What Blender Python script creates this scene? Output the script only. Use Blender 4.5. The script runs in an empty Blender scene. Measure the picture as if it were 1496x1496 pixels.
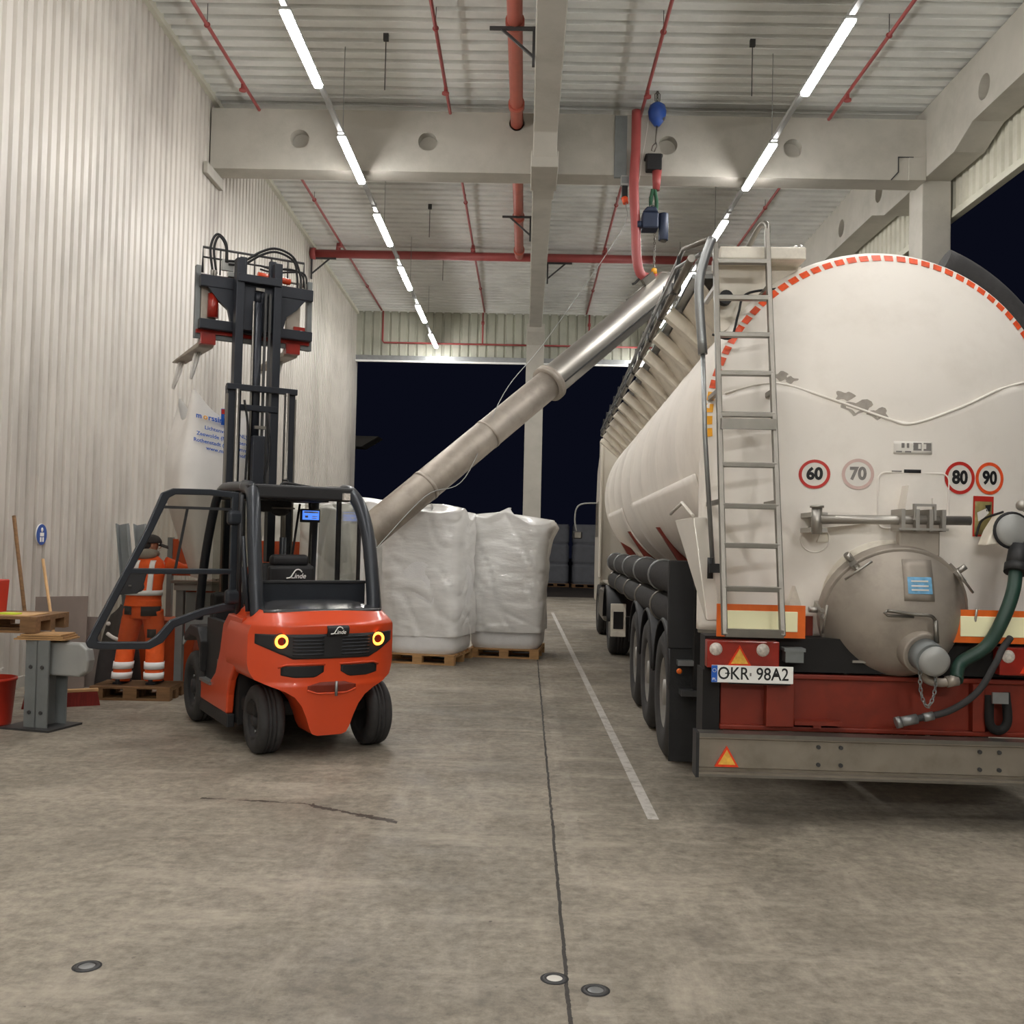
import bpy, bmesh, math, random
from mathutils import Vector, Matrix, noise
random.seed(7)
R_ = math.radians
C = bpy.context.scene.collection
SC = bpy.context.scene

# ------------------------------------------------------------------ camera
FPX = 1450.0
CAM_H = 1.75
_dY = Vector((18 / FPX, 45 / FPX, 1.0)).normalized()          # where the hall's long axis vanishes
_c, _s = math.cos(.022), math.sin(.022)                       # the phone was held 1.3 degrees off level
_dX = Vector((_c, _s, -(_c * _dY.x + _s * _dY.y) / _dY.z)).normalized()
_dZ = _dX.cross(_dY)
if _dZ.y > 0: _dZ = -_dZ
_W = Matrix((_dX, _dY, _dZ))
_right, _up, _back = _W @ Vector((1, 0, 0)), _W @ Vector((0, -1, 0)), _W @ Vector((0, 0, -1))
cam = bpy.data.objects.new('camera', bpy.data.cameras.new('camera'))
C.objects.link(cam)
cam.matrix_world = Matrix(((_right.x, _up.x, _back.x, 0), (_right.y, _up.y, _back.y, 0),
                           (_right.z, _up.z, _back.z, CAM_H), (0, 0, 0, 1)))
cam.data.sensor_width = 36
cam.data.lens = FPX / 1496 * 36
cam.data.clip_end = 400
SC.camera = cam

# ------------------------------------------------------------------ night sky, exposure, lamp strength
wd = bpy.data.worlds.new('night'); SC.world = wd; wd.use_nodes = True
wn = wd.node_tree.nodes; wn['Background'].inputs[0].default_value = (.0030, .0036, .0085, 1)
wn['Background'].inputs[1].default_value = 1.0
SC.view_settings.view_transform = 'Standard'
SC.view_settings.look = 'None'
SC.view_settings.gamma = 1
SC.view_settings.use_curve_mapping = False
SC.view_settings.exposure = 0.0
LAMP = 112.0
FILL = 205.0  # strength of the added lamps behind the camera
LAMP_COL = (1.0, .98, .955)

# ------------------------------------------------------------------ helpers
def lin(r, g, b):
    f = lambda c: (c / 255 / 12.92) if c / 255 <= .04045 else ((c / 255 + .055) / 1.055) ** 2.4
    return (f(r), f(g), f(b), 1)

def mat(name, col, rough=.6, metal=0, var=.12, scale=6, bump=0, bscale=40, emit=None, estr=0, coat=0,
        alpha=1, stretch=(1, 1, 1), dirt=None, dscale=2, damt=.4, trans=0, spec=.5):
    m = bpy.data.materials.new(name); m.use_nodes = True
    nt = m.node_tree; N = nt.nodes; L = nt.links
    b = N['Principled BSDF']
    b.inputs['Roughness'].default_value = rough
    b.inputs['Metallic'].default_value = metal
    b.inputs['Coat Weight'].default_value = coat
    b.inputs['Coat Roughness'].default_value = .12
    b.inputs['Specular IOR Level'].default_value = spec
    b.inputs['Alpha'].default_value = alpha
    b.inputs['Transmission Weight'].default_value = trans
    c = lin(*col)
    tc = N.new('ShaderNodeTexCoord'); mp = N.new('ShaderNodeMapping')
    mp.inputs['Scale'].default_value = stretch
    L.new(tc.outputs['Object'], mp.inputs['Vector'])
    nz = N.new('ShaderNodeTexNoise'); nz.inputs['Scale'].default_value = scale; nz.inputs['Detail'].default_value = 6
    L.new(mp.outputs[0], nz.inputs['Vector'])
    rp = N.new('ShaderNodeValToRGB')
    rp.color_ramp.elements[0].position = .3; rp.color_ramp.elements[1].position = .7
    rp.color_ramp.elements[0].color = tuple(x * (1 - var) for x in c[:3]) + (1,)
    rp.color_ramp.elements[1].color = tuple(min(1, x * (1 + var)) for x in c[:3]) + (1,)
    L.new(nz.outputs['Fac'], rp.inputs[0])
    out = rp.outputs[0]
    if dirt:
        n2 = N.new('ShaderNodeTexNoise'); n2.inputs['Scale'].default_value = dscale; n2.inputs['Detail'].default_value = 8
        n2.inputs['Roughness'].default_value = .65
        L.new(mp.outputs[0], n2.inputs['Vector'])
        r2 = N.new('ShaderNodeValToRGB'); r2.color_ramp.elements[0].position = .48; r2.color_ramp.elements[1].position = .72
        r2.color_ramp.elements[0].color = (0, 0, 0, 1); r2.color_ramp.elements[1].color = (damt, damt, damt, 1)
        L.new(n2.outputs['Fac'], r2.inputs[0])
        mx = N.new('ShaderNodeMix'); mx.data_type = 'RGBA'
        L.new(r2.outputs[0], mx.inputs[0]); L.new(out, mx.inputs[6]); mx.inputs[7].default_value = lin(*dirt)
        out = mx.outputs[2]
    L.new(out, b.inputs['Base Color'])
    if bump:
        n3 = N.new('ShaderNodeTexNoise'); n3.inputs['Scale'].default_value = bscale; n3.inputs['Detail'].default_value = 4
        L.new(mp.outputs[0], n3.inputs['Vector'])
        bp = N.new('ShaderNodeBump'); bp.inputs['Strength'].default_value = bump; bp.inputs['Distance'].default_value = .02
        L.new(n3.outputs['Fac'], bp.inputs['Height']); L.new(bp.outputs[0], b.inputs['Normal'])
    if emit:
        b.inputs['Emission Color'].default_value = emit if len(emit) == 4 else tuple(emit) + (1,)
        b.inputs['Emission Strength'].default_value = estr
    return m

class MB:
    """collects shapes, then links them as ONE mesh object"""
    def __init__(s): s.v = []; s.f = []; s.sm = []
    def _add(s, vs, fs, smooth=False):
        o = len(s.v); s.v += [tuple(v) for v in vs]
        for f in fs: s.f.append(tuple(i + o for i in f)); s.sm.append(smooth)
        return s
    def box(s, c, d, R=None):
        x, y, z = d[0] / 2, d[1] / 2, d[2] / 2
        vs = [Vector((a, b, e)) for a in (-x, x) for b in (-y, y) for e in (-z, z)]
        if R is not None: vs = [R @ v for v in vs]
        vs = [v + Vector(c) for v in vs]
        return s._add(vs, [(0, 1, 3, 2), (4, 6, 7, 5), (0, 4, 5, 1), (2, 3, 7, 6), (0, 2, 6, 4), (1, 5, 7, 3)])
    def bb(s, x0, x1, y0, y1, z0, z1):
        return s.box(((x0 + x1) / 2, (y0 + y1) / 2, (z0 + z1) / 2), (abs(x1 - x0), abs(y1 - y0), abs(z1 - z0)))
    def bar(s, a, b, w, h, up=(0, 0, 1)):
        a, b = Vector(a), Vector(b); d = b - a; l = d.length; d.normalize()
        u = Vector(up)
        if abs(d.dot(u)) > .98: u = Vector((0, 1, 0))
        x = d.cross(u).normalized(); z = x.cross(d)
        R = Matrix((x, d, z)).transposed()
        return s.box((a + b) / 2, (w, l, h), R)
    def tube(s, pts, r, seg=10, closed=False, caps=True, smooth=True):
        P = [Vector(p) for p in pts]; n = len(P)
        rr = r if isinstance(r, (list, tuple)) else [r] * n
        T = []
        for i in range(n):
            if closed: t = P[(i + 1) % n] - P[i - 1]
            else: t = P[min(i + 1, n - 1)] - P[max(i - 1, 0)]
            T.append(t.normalized() if t.length > 1e-9 else Vector((0, 0, 1)))
        u = Vector((0, 0, 1)) if abs(T[0].z) < .9 else Vector((1, 0, 0))
        u = (u - T[0] * u.dot(T[0])).normalized()
        vs = []; fs = []
        for i in range(n):
            u = u - T[i] * u.dot(T[i])
            u = u.normalized() if u.length > 1e-6 else T[i].orthogonal().normalized()
            w = T[i].cross(u)
            for k in range(seg):
                a = 2 * math.pi * k / seg
                vs.append(P[i] + (u * math.cos(a) + w * math.sin(a)) * rr[i])
        for i in range(n if closed else n - 1):
            j = (i + 1) % n
            for k in range(seg):
                l = (k + 1) % seg
                fs.append((i * seg + k, i * seg + l, j * seg + l, j * seg + k))
        s._add(vs, fs, smooth)
        if caps and not closed:
            o = len(s.v) - len(vs)
            s.f.append(tuple(o + k for k in reversed(range(seg)))); s.sm.append(False)
            s.f.append(tuple(o + (n - 1) * seg + k for k in range(seg))); s.sm.append(False)
        return s
    def cyl(s, a, b, r, r2=None, seg=20, smooth=True):
        return s.tube([a, b], [r, r if r2 is None else r2], seg, smooth=smooth)
    def lathe(s, prof, o=(0, 0, 0), axis=(0, 0, 1), seg=32, smooth=True, a0=0, a1=2 * math.pi, ref=None):
        """prof = [(radius, height)] turned about axis through o"""
        o = Vector(o); ax = Vector(axis).normalized()
        u = Vector(ref) if ref else (Vector((0, 0, 1)) if abs(ax.z) < .9 else Vector((1, 0, 0)))
        u = (u - ax * u.dot(ax)).normalized(); w = ax.cross(u)
        full = abs(a1 - a0 - 2 * math.pi) < 1e-6; n = seg if full else seg + 1
        vs = []; fs = []
        for r, h in prof:
            for k in range(n):
                a = a0 + (a1 - a0) * k / seg
                vs.append(o + ax * h + (u * math.cos(a) + w * math.sin(a)) * r)
        for i in range(len(prof) - 1):
            for k in range(seg):
                l = (k + 1) % n
                fs.append((i * n + k, i * n + l, (i + 1) * n + l, (i + 1) * n + k))
        return s._add(vs, fs, smooth)
    def prism(s, poly, o, u, v, d):
        """extrude polygon (list of 2D) spanned by u,v at o along d"""
        o, u, v, d = Vector(o), Vector(u), Vector(v), Vector(d)
        a = [o + u * p[0] + v * p[1] for p in poly]; n = len(a)
        vs = a + [p + d for p in a]
        fs = [tuple(reversed(range(n))), tuple(range(n, 2 * n))] + [(i, (i + 1) % n, n + (i + 1) % n, n + i) for i in range(n)]
        return s._add(vs, fs)
    def grid(s, fn, nu, nv, smooth=True, closeu=False):
        vs = [fn(i / nu, j / nv) for i in range(nu + 1) for j in range(nv + 1)]
        fs = [(i * (nv + 1) + j, (i + 1) * (nv + 1) + j, (i + 1) * (nv + 1) + j + 1, i * (nv + 1) + j + 1)
              for i in range(nu) for j in range(nv)]
        return s._add(vs, fs, smooth)
    def ball(s, c, r, seg=14, sc=(1, 1, 1)):
        c = Vector(c)
        return s.grid(lambda u, v: c + Vector((r * sc[0] * math.sin(math.pi * v) * math.cos(2 * math.pi * u),
                                                r * sc[1] * math.sin(math.pi * v) * math.sin(2 * math.pi * u),
                                                r * sc[2] * math.cos(math.pi * v))), seg, seg // 2)
    def torus(s, c, R, r, axis=(0, 1, 0), seg=28, sg=8, a0=0, a1=2 * math.pi, ref=None):
        c = Vector(c); ax = Vector(axis).normalized()
        u = Vector(ref) if ref else (Vector((0, 0, 1)) if abs(ax.z) < .9 else Vector((1, 0, 0)))
        u = (u - ax * u.dot(ax)).normalized(); w = ax.cross(u)
        full = abs(a1 - a0 - 2 * math.pi) < 1e-6
        pts = [c + (u * math.cos(a0 + (a1 - a0) * k / seg) + w * math.sin(a0 + (a1 - a0) * k / seg)) * R
               for k in range(seg if full else seg + 1)]
        return s.tube(pts, r, sg, closed=full)
    def build(s, name, m, parent=None, bevel=0, bseg=2, solid=0, subsurf=0, shade=False):
        me = bpy.data.meshes.new(name); me.from_pydata(s.v, [], s.f)
        me.polygons.foreach_set('use_smooth', [bool(x) or shade for x in s.sm])
        bm = bmesh.new(); bm.from_mesh(me)
        bmesh.ops.remove_doubles(bm, verts=bm.verts, dist=1e-5)
        bmesh.ops.recalc_face_normals(bm, faces=bm.faces)
        bm.to_mesh(me); bm.free(); me.update()
        me.materials.append(m)
        o = bpy.data.objects.new(name, me); C.objects.link(o)
        if parent: o.parent = parent
        if solid:
            k = o.modifiers.new('thick', 'SOLIDIFY'); k.thickness = solid; k.offset = -1
        if subsurf:
            k = o.modifiers.new('sub', 'SUBSURF'); k.levels = k.render_levels = subsurf
        if bevel:
            k = o.modifiers.new('bev', 'BEVEL'); k.width = bevel; k.segments = bseg; k.limit_method = 'ANGLE'; k.angle_limit = R_(35)
            k.harden_normals = False
        return o

def tag(o, label, cat, group=None, kind=None):
    o['label'] = label; o['category'] = cat
    if group: o['group'] = group
    if kind: o['kind'] = kind
    return o
def thing(name, label, cat, loc=(0, 0, 0), rotz=0, group=None):
    o = bpy.data.objects.new(name, None); C.objects.link(o)
    o.empty_display_size = .1
    o.location = loc; o.rotation_euler = (0, 0, rotz)
    return tag(o, label, cat, group)
def struct(o): o['kind'] = 'structure'; return o
def copy_tree(o, parent=None):
    c = o.copy(); C.objects.link(c)
    if parent: c.parent = parent
    for ch in list(o.children): copy_tree(ch, c)
    return c
def text_obj(s, size, m, parent, name, fn, align='CENTER', bold=0, spacing=1.0):
    """lettering as a mesh; fn maps (x, y) of the lettering to 3D"""
    cu = bpy.data.curves.new(name, 'FONT'); cu.body = s; cu.size = size; cu.align_x = align; cu.align_y = 'CENTER'
    cu.offset = bold; cu.space_character = spacing; cu.resolution_u = 4
    t = bpy.data.objects.new(name, cu); C.objects.link(t)
    dg = bpy.context.evaluated_depsgraph_get(); dg.update()
    me = bpy.data.meshes.new_from_object(t.evaluated_get(dg)); bpy.data.objects.remove(t)
    for v in me.vertices: v.co = Vector(fn(v.co.x, v.co.y))
    me.materials.clear(); me.materials.append(m); me.name = name
    o = bpy.data.objects.new(name, me); C.objects.link(o); o.parent = parent
    return o
def arc(cx, cy, r, a0, a1, n):
    return [(cx + r * math.cos(R_(a0 + (a1 - a0) * k / n)), cy + r * math.sin(R_(a0 + (a1 - a0) * k / n))) for k in range(n + 1)]
def smooth_path(P, n=8):
    """Catmull-Rom through points"""
    P = [Vector(p) for p in P]; out = []
    for i in range(len(P) - 1):
        a = P[i - 1] if i else P[i] * 2 - P[i + 1]; b = P[i]; c = P[i + 1]
        d = P[i + 2] if i + 2 < len(P) else P[i + 1] * 2 - P[i]
        for k in range(n):
            t = k / n
            out.append(.5 * ((2 * b) + (c - a) * t + (2 * a - 5 * b + 4 * c - d) * t * t + (3 * b - a - 3 * c + d) * t ** 3))
    return out + [P[-1]]

# ------------------------------------------------------------------ materials
M = dict(
    wall=mat('cream_sheet', (207, 201, 192), .42, var=.05, scale=3, dirt=(112, 104, 96), dscale=.55, damt=.5, stretch=(1, 1, .35)),
    header=mat('header_sheet', (206, 204, 188), .5, var=.06, scale=2, dirt=(140, 136, 120), dscale=.8, damt=.4),
    header_b=mat('gate_header_sheet', (176, 177, 162), .5, var=.06, scale=2, dirt=(124, 124, 110), dscale=.8, damt=.4),
    deck=mat('roof_deck', (226, 227, 222), .4, var=.05, scale=1.2, dirt=(160, 160, 156), dscale=.7, damt=.4),
    conc=mat('precast_concrete', (180, 176, 166), .8, var=.06, scale=2, bump=.1, dirt=(150, 145, 134), dscale=1.4, damt=.45),
    steel=mat('galvanised', (150, 152, 152), .42, .75, .1, 8),
    steel_d=mat('dark_steel', (70, 70, 70), .5, .4, .12, 8),
    alu=mat('aluminium', (132, 128, 121), .38, .85, .08, 10),
    alu_rail=mat('bumper_aluminium', (150, 142, 130), .42, .55, .1, 5, dirt=(98, 90, 78), dscale=3, damt=.5),
    stain=mat('stainless', (172, 168, 161), .42, .85, .06, 5, bump=.03, bscale=12),
    stain_dull=mat('stainless_dull', (170, 161, 150), .55, .5, .1, 4, dirt=(120, 112, 104), dscale=3, damt=.5),
    pipe=mat('red_pipe_paint', (178, 92, 76), .42, var=.08, scale=4),
    pipe2=mat('red_pipe_dark', (158, 72, 70), .42, var=.08, scale=4),
    fill=mat('fill_lens', (255, 255, 255), .5, emit=LAMP_COL, estr=FILL, var=0),  # lens of the added, unseen lamps
    lamp=mat('lamp_diffuser', (255, 255, 255), .5, emit=LAMP_COL, estr=LAMP, var=0),
    white=mat('tank_white', (238, 232, 223), .58, var=.02, scale=1.5, coat=0, dirt=(190, 180, 164), dscale=1.7, damt=.22),
    white2=mat('frame_white', (230, 223, 208), .42, var=.05, scale=3, dirt=(140, 128, 112), dscale=4, damt=.45),
    cab=mat('cab_white', (222, 216, 204), .3, var=.03, scale=2, coat=.3),
    redframe=mat('chassis_red', (126, 40, 20), .5, var=.15, scale=4, dirt=(70, 28, 18), dscale=3, damt=.5),
    black=mat('black_plastic', (34, 34, 36), .55, var=.12, scale=12),
    blackm=mat('black_metal', (38, 41, 47), .42, .2, .1, 8),
    mast=mat('mast_steel', (42, 45, 52), .4, .35, .1, 6),
    cabm=mat('cab_grey', (52, 56, 62), .33, .3, .08, 6),
    hood=mat('hood_grey', (64, 64, 66), .26, .1, .06, 6, coat=.3),
    dark=mat('dark_under', (22, 20, 19), .8, var=.2, scale=6),
    rubber=mat('rubber', (34, 34, 35), .75, var=.15, scale=14, bump=.12, bscale=60),
    rubber_w=mat('rubber_worn', (52, 51, 51), .8, var=.15, scale=14, bump=.15, bscale=50),
    rim=mat('rim_silver', (160, 158, 152), .45, .5, .1, 10),
    rim_d=mat('rim_dark', (58, 58, 60), .5, .3, .1, 10),
    orange=mat('lacquer_red', (214, 74, 33), .34, var=.04, scale=3, coat=.35),
    orange_b=mat('hopper_orange', (196, 82, 32), .5, var=.1, scale=4, dirt=(120, 50, 26), dscale=2.5, damt=.4),
    plate_w=mat('plate_white', (246, 246, 242), .35, var=.01),
    plate_b=mat('plate_blue', (30, 96, 196), .4, var=.02),
    ink=mat('ink_black', (22, 22, 24), .6, var=.05),
    ink_g=mat('ink_grey', (128, 124, 120), .6, var=.15, scale=30),
    sign_r=mat('sign_red', (190, 46, 38), .45, var=.06, scale=20),
    sign_f=mat('sign_faded', (206, 178, 170), .5, var=.05, scale=20),
    sign_w=mat('sign_white', (226, 222, 214), .45, var=.03, scale=20),
    marker=mat('marker_yellow_glare', (255, 250, 206), .4, var=.01),  # glare of the yellow boards painted in as near-white
    marker_o=mat('marker_orange', (226, 104, 26), .45, var=.06, scale=20),
    tape=mat('contour_tape', (232, 88, 44), .4, var=.2, scale=22),
    tape_y=mat('contour_tape_yellow', (246, 172, 40), .4, var=.12, scale=22),
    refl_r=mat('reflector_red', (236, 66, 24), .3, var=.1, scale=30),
    refl_y=mat('reflector_glow', (255, 186, 80), .3, var=.25, scale=34),  # glow of the lit triangle painted as a lighter core
    lens=mat('clear_lens', (214, 206, 196), .15, var=.25, scale=60, coat=.5),
    lampred=mat('tail_red', (150, 34, 20), .3, var=.15, scale=14, coat=.4),
    ring=mat('ring_light', (255, 150, 30), .4, emit=(1.0, .26, .03), estr=6.5, var=0),
    ringin=mat('ring_core', (96, 24, 14), .3, var=.1, coat=.4),
    screen=mat('display', (40, 90, 200), .2, emit=(.08, .22, .80), estr=1.3, var=.3, scale=18),
    film=mat('stretch_film', (226, 225, 222), .28, var=.05, scale=5, bump=.35, bscale=7, stretch=(.8, .8, 2.2), coat=.3),
    bag=mat('woven_bag', (232, 231, 230), .65, var=.04, scale=8, bump=.15, bscale=90),
    bag_t=mat('hung_bag', (232, 229, 225), .6, var=.05, scale=4, bump=.3, bscale=9),
    bag_dim=mat('outdoor_bag_dimmed', (112, 114, 120), .6, var=.1, scale=4, bump=.2, bscale=10),  # white bags; the outdoor dimness is put into the grey
    wood=mat('pallet_wood', (176, 136, 90), .75, var=.22, scale=5, stretch=(1, 8, 8), bump=.1),
    wood_d=mat('old_wood', (124, 92, 60), .8, var=.25, scale=5, stretch=(1, 8, 8), bump=.1),
    wood_l=mat('handle_wood', (196, 156, 108), .6, var=.12, scale=9),
    board=mat('grey_board', (128, 116, 108), .8, var=.1, scale=3),
    blue=mat('blue_paint', (38, 78, 158), .4, var=.08, scale=8),
    navy=mat('hoist_navy', (34, 44, 66), .45, .2, .1, 9),
    green=mat('green_hose', (36, 64, 54), .45, var=.12, scale=10),
    greensl=mat('green_sling', (40, 82, 58), .8, var=.15, scale=20),
    yellow=mat('hook_yellow', (226, 160, 30), .5, var=.1),
    grey_p=mat('grey_paint', (120, 124, 124), .5, .1, .1, 6),
    grey_l=mat('light_grey_paint', (160, 161, 158), .45, .1, .08, 5),
    hivis=mat('hivis_orange', (244, 100, 36), .75, var=.1, scale=9, bump=.5, bscale=16),
    reflw=mat('reflective_white', (250, 250, 250), .35, var=.01),
    cloth_d=mat('dark_cloth', (58, 54, 54), .85, var=.15, scale=10, bump=.2, bscale=20),
    cloth_g=mat('hood_cloth', (150, 144, 134), .9, var=.1, scale=10, bump=.2, bscale=20),
    skin=mat('skin', (196, 140, 114), .55, var=.06, scale=10),
    bucket=mat('red_bucket', (192, 52, 34), .42, var=.06, scale=5),
    bristle=mat('red_bristle', (122, 34, 26), .8, var=.25, scale=60, stretch=(1, 1, .1)),
    cream=mat('cable_white', (210, 206, 198), .5, var=.03),
    scrape=mat('scrape_grey', (164, 156, 146), .6, var=.15, scale=20),
    mud=mat('outdoor_asphalt', (46, 38, 32), .9, var=.3, scale=2, bump=.2),
    lime=mat('lime_sheet', (196, 216, 60), .6, var=.05),
    sticker=mat('blue_sticker', (110, 168, 206), .45, var=.25, scale=26),
    warn=mat('warning_olive', (150, 138, 88), .5, var=.3, scale=16),
)
def glass(name, tint, a):
    m = bpy.data.materials.new(name); m.use_nodes = True; nt = m.node_tree; N = nt.nodes; L = nt.links
    for n in list(N): N.remove(n)
    o = N.new('ShaderNodeOutputMaterial'); t = N.new('ShaderNodeBsdfTransparent'); g = N.new('ShaderNodeBsdfGlossy')
    t.inputs[0].default_value = lin(*tint); g.inputs['Roughness'].default_value = .04
    mx = N.new('ShaderNodeMixShader'); lw = N.new('ShaderNodeLayerWeight'); lw.inputs[0].default_value = .25
    mu = N.new('ShaderNodeMath'); mu.operation = 'MULTIPLY_ADD'; mu.inputs[1].default_value = .5; mu.inputs[2].default_value = a
    L.new(lw.outputs['Fresnel'], mu.inputs[0]); L.new(mu.outputs[0], mx.inputs[0])
    L.new(t.outputs[0], mx.inputs[1]); L.new(g.outputs[0], mx.inputs[2]); L.new(mx.outputs[0], o.inputs[0])
    return m
M['glass'] = glass('cab_glass', (240, 240, 236), .015)
M['glass_d'] = glass('tinted_glass', (226, 224, 220), .02)

# floor: power-floated concrete slabs with joints, a worn painted line, a crack and tyre stains
def floor_mat():
    m = bpy.data.materials.new('concrete_floor'); m.use_nodes = True; nt = m.node_tree; N = nt.nodes; L = nt.links
    b = N['Principled BSDF']
    tc = N.new('ShaderNodeTexCoord'); sx = N.new('ShaderNodeSeparateXYZ'); L.new(tc.outputs['Object'], sx.inputs[0])
    X, Y = sx.outputs[0], sx.outputs[1]
    def mth(op, a, b_=None, c=None):
        n = N.new('ShaderNodeMath'); n.operation = op
        for i, v in enumerate((a, b_, c)):
            if v is None: continue
            if isinstance(v, (int, float)): n.inputs[i].default_value = v
            else: L.new(v, n.inputs[i])
        return n.outputs[0]
    def nz(scale, det=6, rough=.6, st=(1, 1, 1), off=(0, 0, 0)):
        mp = N.new('ShaderNodeMapping'); mp.inputs['Scale'].default_value = st; mp.inputs['Location'].default_value = off
        L.new(tc.outputs['Object'], mp.inputs[0])
        n = N.new('ShaderNodeTexNoise'); n.inputs['Scale'].default_value = scale; n.inputs['Detail'].default_value = det
        n.inputs['Roughness'].default_value = rough; L.new(mp.outputs[0], n.inputs['Vector']); return n.outputs['Fac']
    def ramp(f, p0, c0, p1, c1):
        r = N.new('ShaderNodeValToRGB'); r.color_ramp.elements[0].position = p0; r.color_ramp.elements[1].position = p1
        r.color_ramp.elements[0].color = c0; r.color_ramp.elements[1].color = c1; L.new(f, r.inputs[0]); return r.outputs[0]
    def mix(f, a, b_):
        x = N.new('ShaderNodeMix'); x.data_type = 'RGBA'
        if isinstance(f, (int, float)): x.inputs[0].default_value = f
        else: L.new(f, x.inputs[0])
        for i, v in ((6, a), (7, b_)):
            if isinstance(v, tuple): x.inputs[i].default_value = v
            else: L.new(v, x.inputs[i])
        return x.outputs[2]
    W = lambda k: (k, k, k, 1)
    base = ramp(nz(.55, 8, .62), .32, lin(118, 111, 99), .7, lin(164, 155, 140))
    fine = ramp(nz(14, 8, .75), .35, W(.62), .66, W(1.28))
    mm = N.new('ShaderNodeMix'); mm.data_type = 'RGBA'; mm.blend_type = 'MULTIPLY'; mm.inputs[0].default_value = 1
    L.new(base, mm.inputs[6]); L.new(fine, mm.inputs[7]); col = mm.outputs[2]
    # pale scuffs dragged across the slab and along it
    s1 = ramp(nz(1.4, 9, .72, (.6, 1.9, 1)), .52, W(0), .70, W(.65)); col = mix(s1, col, lin(186, 176, 160))
    s2 = ramp(nz(1.6, 9, .72, (1.8, .5, 1), (4, 0, 0)), .54, W(0), .72, W(.5)); col = mix(s2, col, lin(190, 180, 164))
    # dark damp and oil blotches
    s3 = ramp(nz(1.1, 7, .6, (1, 1, 1), (9, 3, 0)), .57, W(0), .72, W(.55)); col = mix(s3, col, lin(96, 89, 80))
    s4 = ramp(nz(5.5, 6, .6, (1, 1.6, 1), (2, 7, 0)), .66, W(0), .74, W(.5)); col = mix(s4, col, lin(84, 77, 70))
    s5 = ramp(nz(22, 3, .5, (1, 1.3, 1), (5, 1, 0)), .71, W(0), .76, W(.75)); col = mix(s5, col, lin(70, 63, 57))
    s6 = ramp(nz(17, 5, .7, (1, 2.0, 1), (1, 8, 0)), .64, W(0), .74, W(.5)); col = mix(s6, col, lin(198, 188, 172))
    # long joint + cross joints
    wob = mth('MULTIPLY', mth('SUBTRACT', nz(7, 5, .7), .5), .03)
    def line(expr, w):
        return mth('LESS_THAN', mth('ABSOLUTE', mth('ADD', expr, wob)), w)
    j1 = line(mth('SUBTRACT', X, mth('MULTIPLY_ADD', Y, .0028, .196)), .0085)
    j2 = line(mth('SUBTRACT', Y, mth('MULTIPLY_ADD', X, -.04, 9.21)), .009)
    j3 = line(mth('SUBTRACT', Y, mth('MULTIPLY_ADD', X, -.02, 20.3)), .014)
    jw = mth('MULTIPLY', j1, ramp_f(N, L, nz(3, 5, .7), .25, .35, .45, .95))
    col = mix(jw, col, lin(44, 41, 38))
    col = mix(mth('MULTIPLY', mth('MAXIMUM', j2, j3), .6), col, lin(66, 62, 57))
    # pale halo worn along the long joint
    halo = mth('LESS_THAN', mth('ABSOLUTE', mth('SUBTRACT', mth('ADD', X, mth('MULTIPLY', wob, 4)), .33)), .05)
    col = mix(mth('MULTIPLY', halo, ramp_f(N, L, nz(2.2, 6, .7), .45, .65, 0, .35)), col, lin(186, 178, 166))
    # painted line
    pl = mth('LESS_THAN', mth('ABSOLUTE', mth('SUBTRACT', X, mth('MULTIPLY_ADD', Y, -.00617, .9045))), .036)
    pl = mth('MULTIPLY', pl, mth('MULTIPLY', mth('GREATER_THAN', Y, 6.42), mth('LESS_THAN', Y, 25.2)))
    pl = mth('MULTIPLY', pl, ramp_f(N, L, nz(9, 6, .75), .36, .52, .25, .85))
    col = mix(pl, col, lin(206, 202, 196))
    # cracked patch left of the joint
    cy = mth('ADD', mth('MINIMUM', mth('MULTIPLY_ADD', X, -.10, 6.44), mth('MULTIPLY_ADD', X, -.58, 5.763)), mth('MULTIPLY', mth('SUBTRACT', nz(5, 6, .7, (1, 1, 1), (3, 1, 0)), .5), .10))
    cr = mth('LESS_THAN', mth('ABSOLUTE', mth('SUBTRACT', Y, cy)), mth('MULTIPLY', mth('SUBTRACT', nz(5, 4, .7, (1, 1, 1), (5, 5, 0)), .36), mth('MULTIPLY_ADD', mth('GREATER_THAN', X, -1.36), .13, .07)))
    cr = mth('MULTIPLY', cr, mth('MULTIPLY', mth('GREATER_THAN', X, -2.12), mth('LESS_THAN', X, -.75)))
    col = mix(mth('MULTIPLY', cr, .9), col, lin(54, 44, 38))
    L.new(col, b.inputs['Base Color'])
    L.new(ramp_f(N, L, nz(2.5, 6, .6), .3, .7, .42, .72), b.inputs['Roughness'])
    bp = N.new('ShaderNodeBump'); bp.inputs['Strength'].default_value = .25; bp.inputs['Distance'].default_value = .01
    L.new(mth('SUBTRACT', nz(30, 6, .7), mth('MULTIPLY', jw, 1.5)), bp.inputs['Height']); L.new(bp.outputs[0], b.inputs['Normal'])
    return m
def ramp_f(N, L, f, a, b, c, d):
    n = N.new('ShaderNodeMapRange'); L.new(f, n.inputs[0])
    for i, v in enumerate((a, b, c, d)): n.inputs[i + 1].default_value = v
    return n.outputs[0]
M['floor'] = floor_mat()
# ================================================================== THE HALL
WX, BY = -5.65, 32.2            # left wall, back wall
RX = 6.78                       # inner face of the right hand girder and columns
def ceil_z(y): return 9.45 - .016 * (y - 17)

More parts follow.
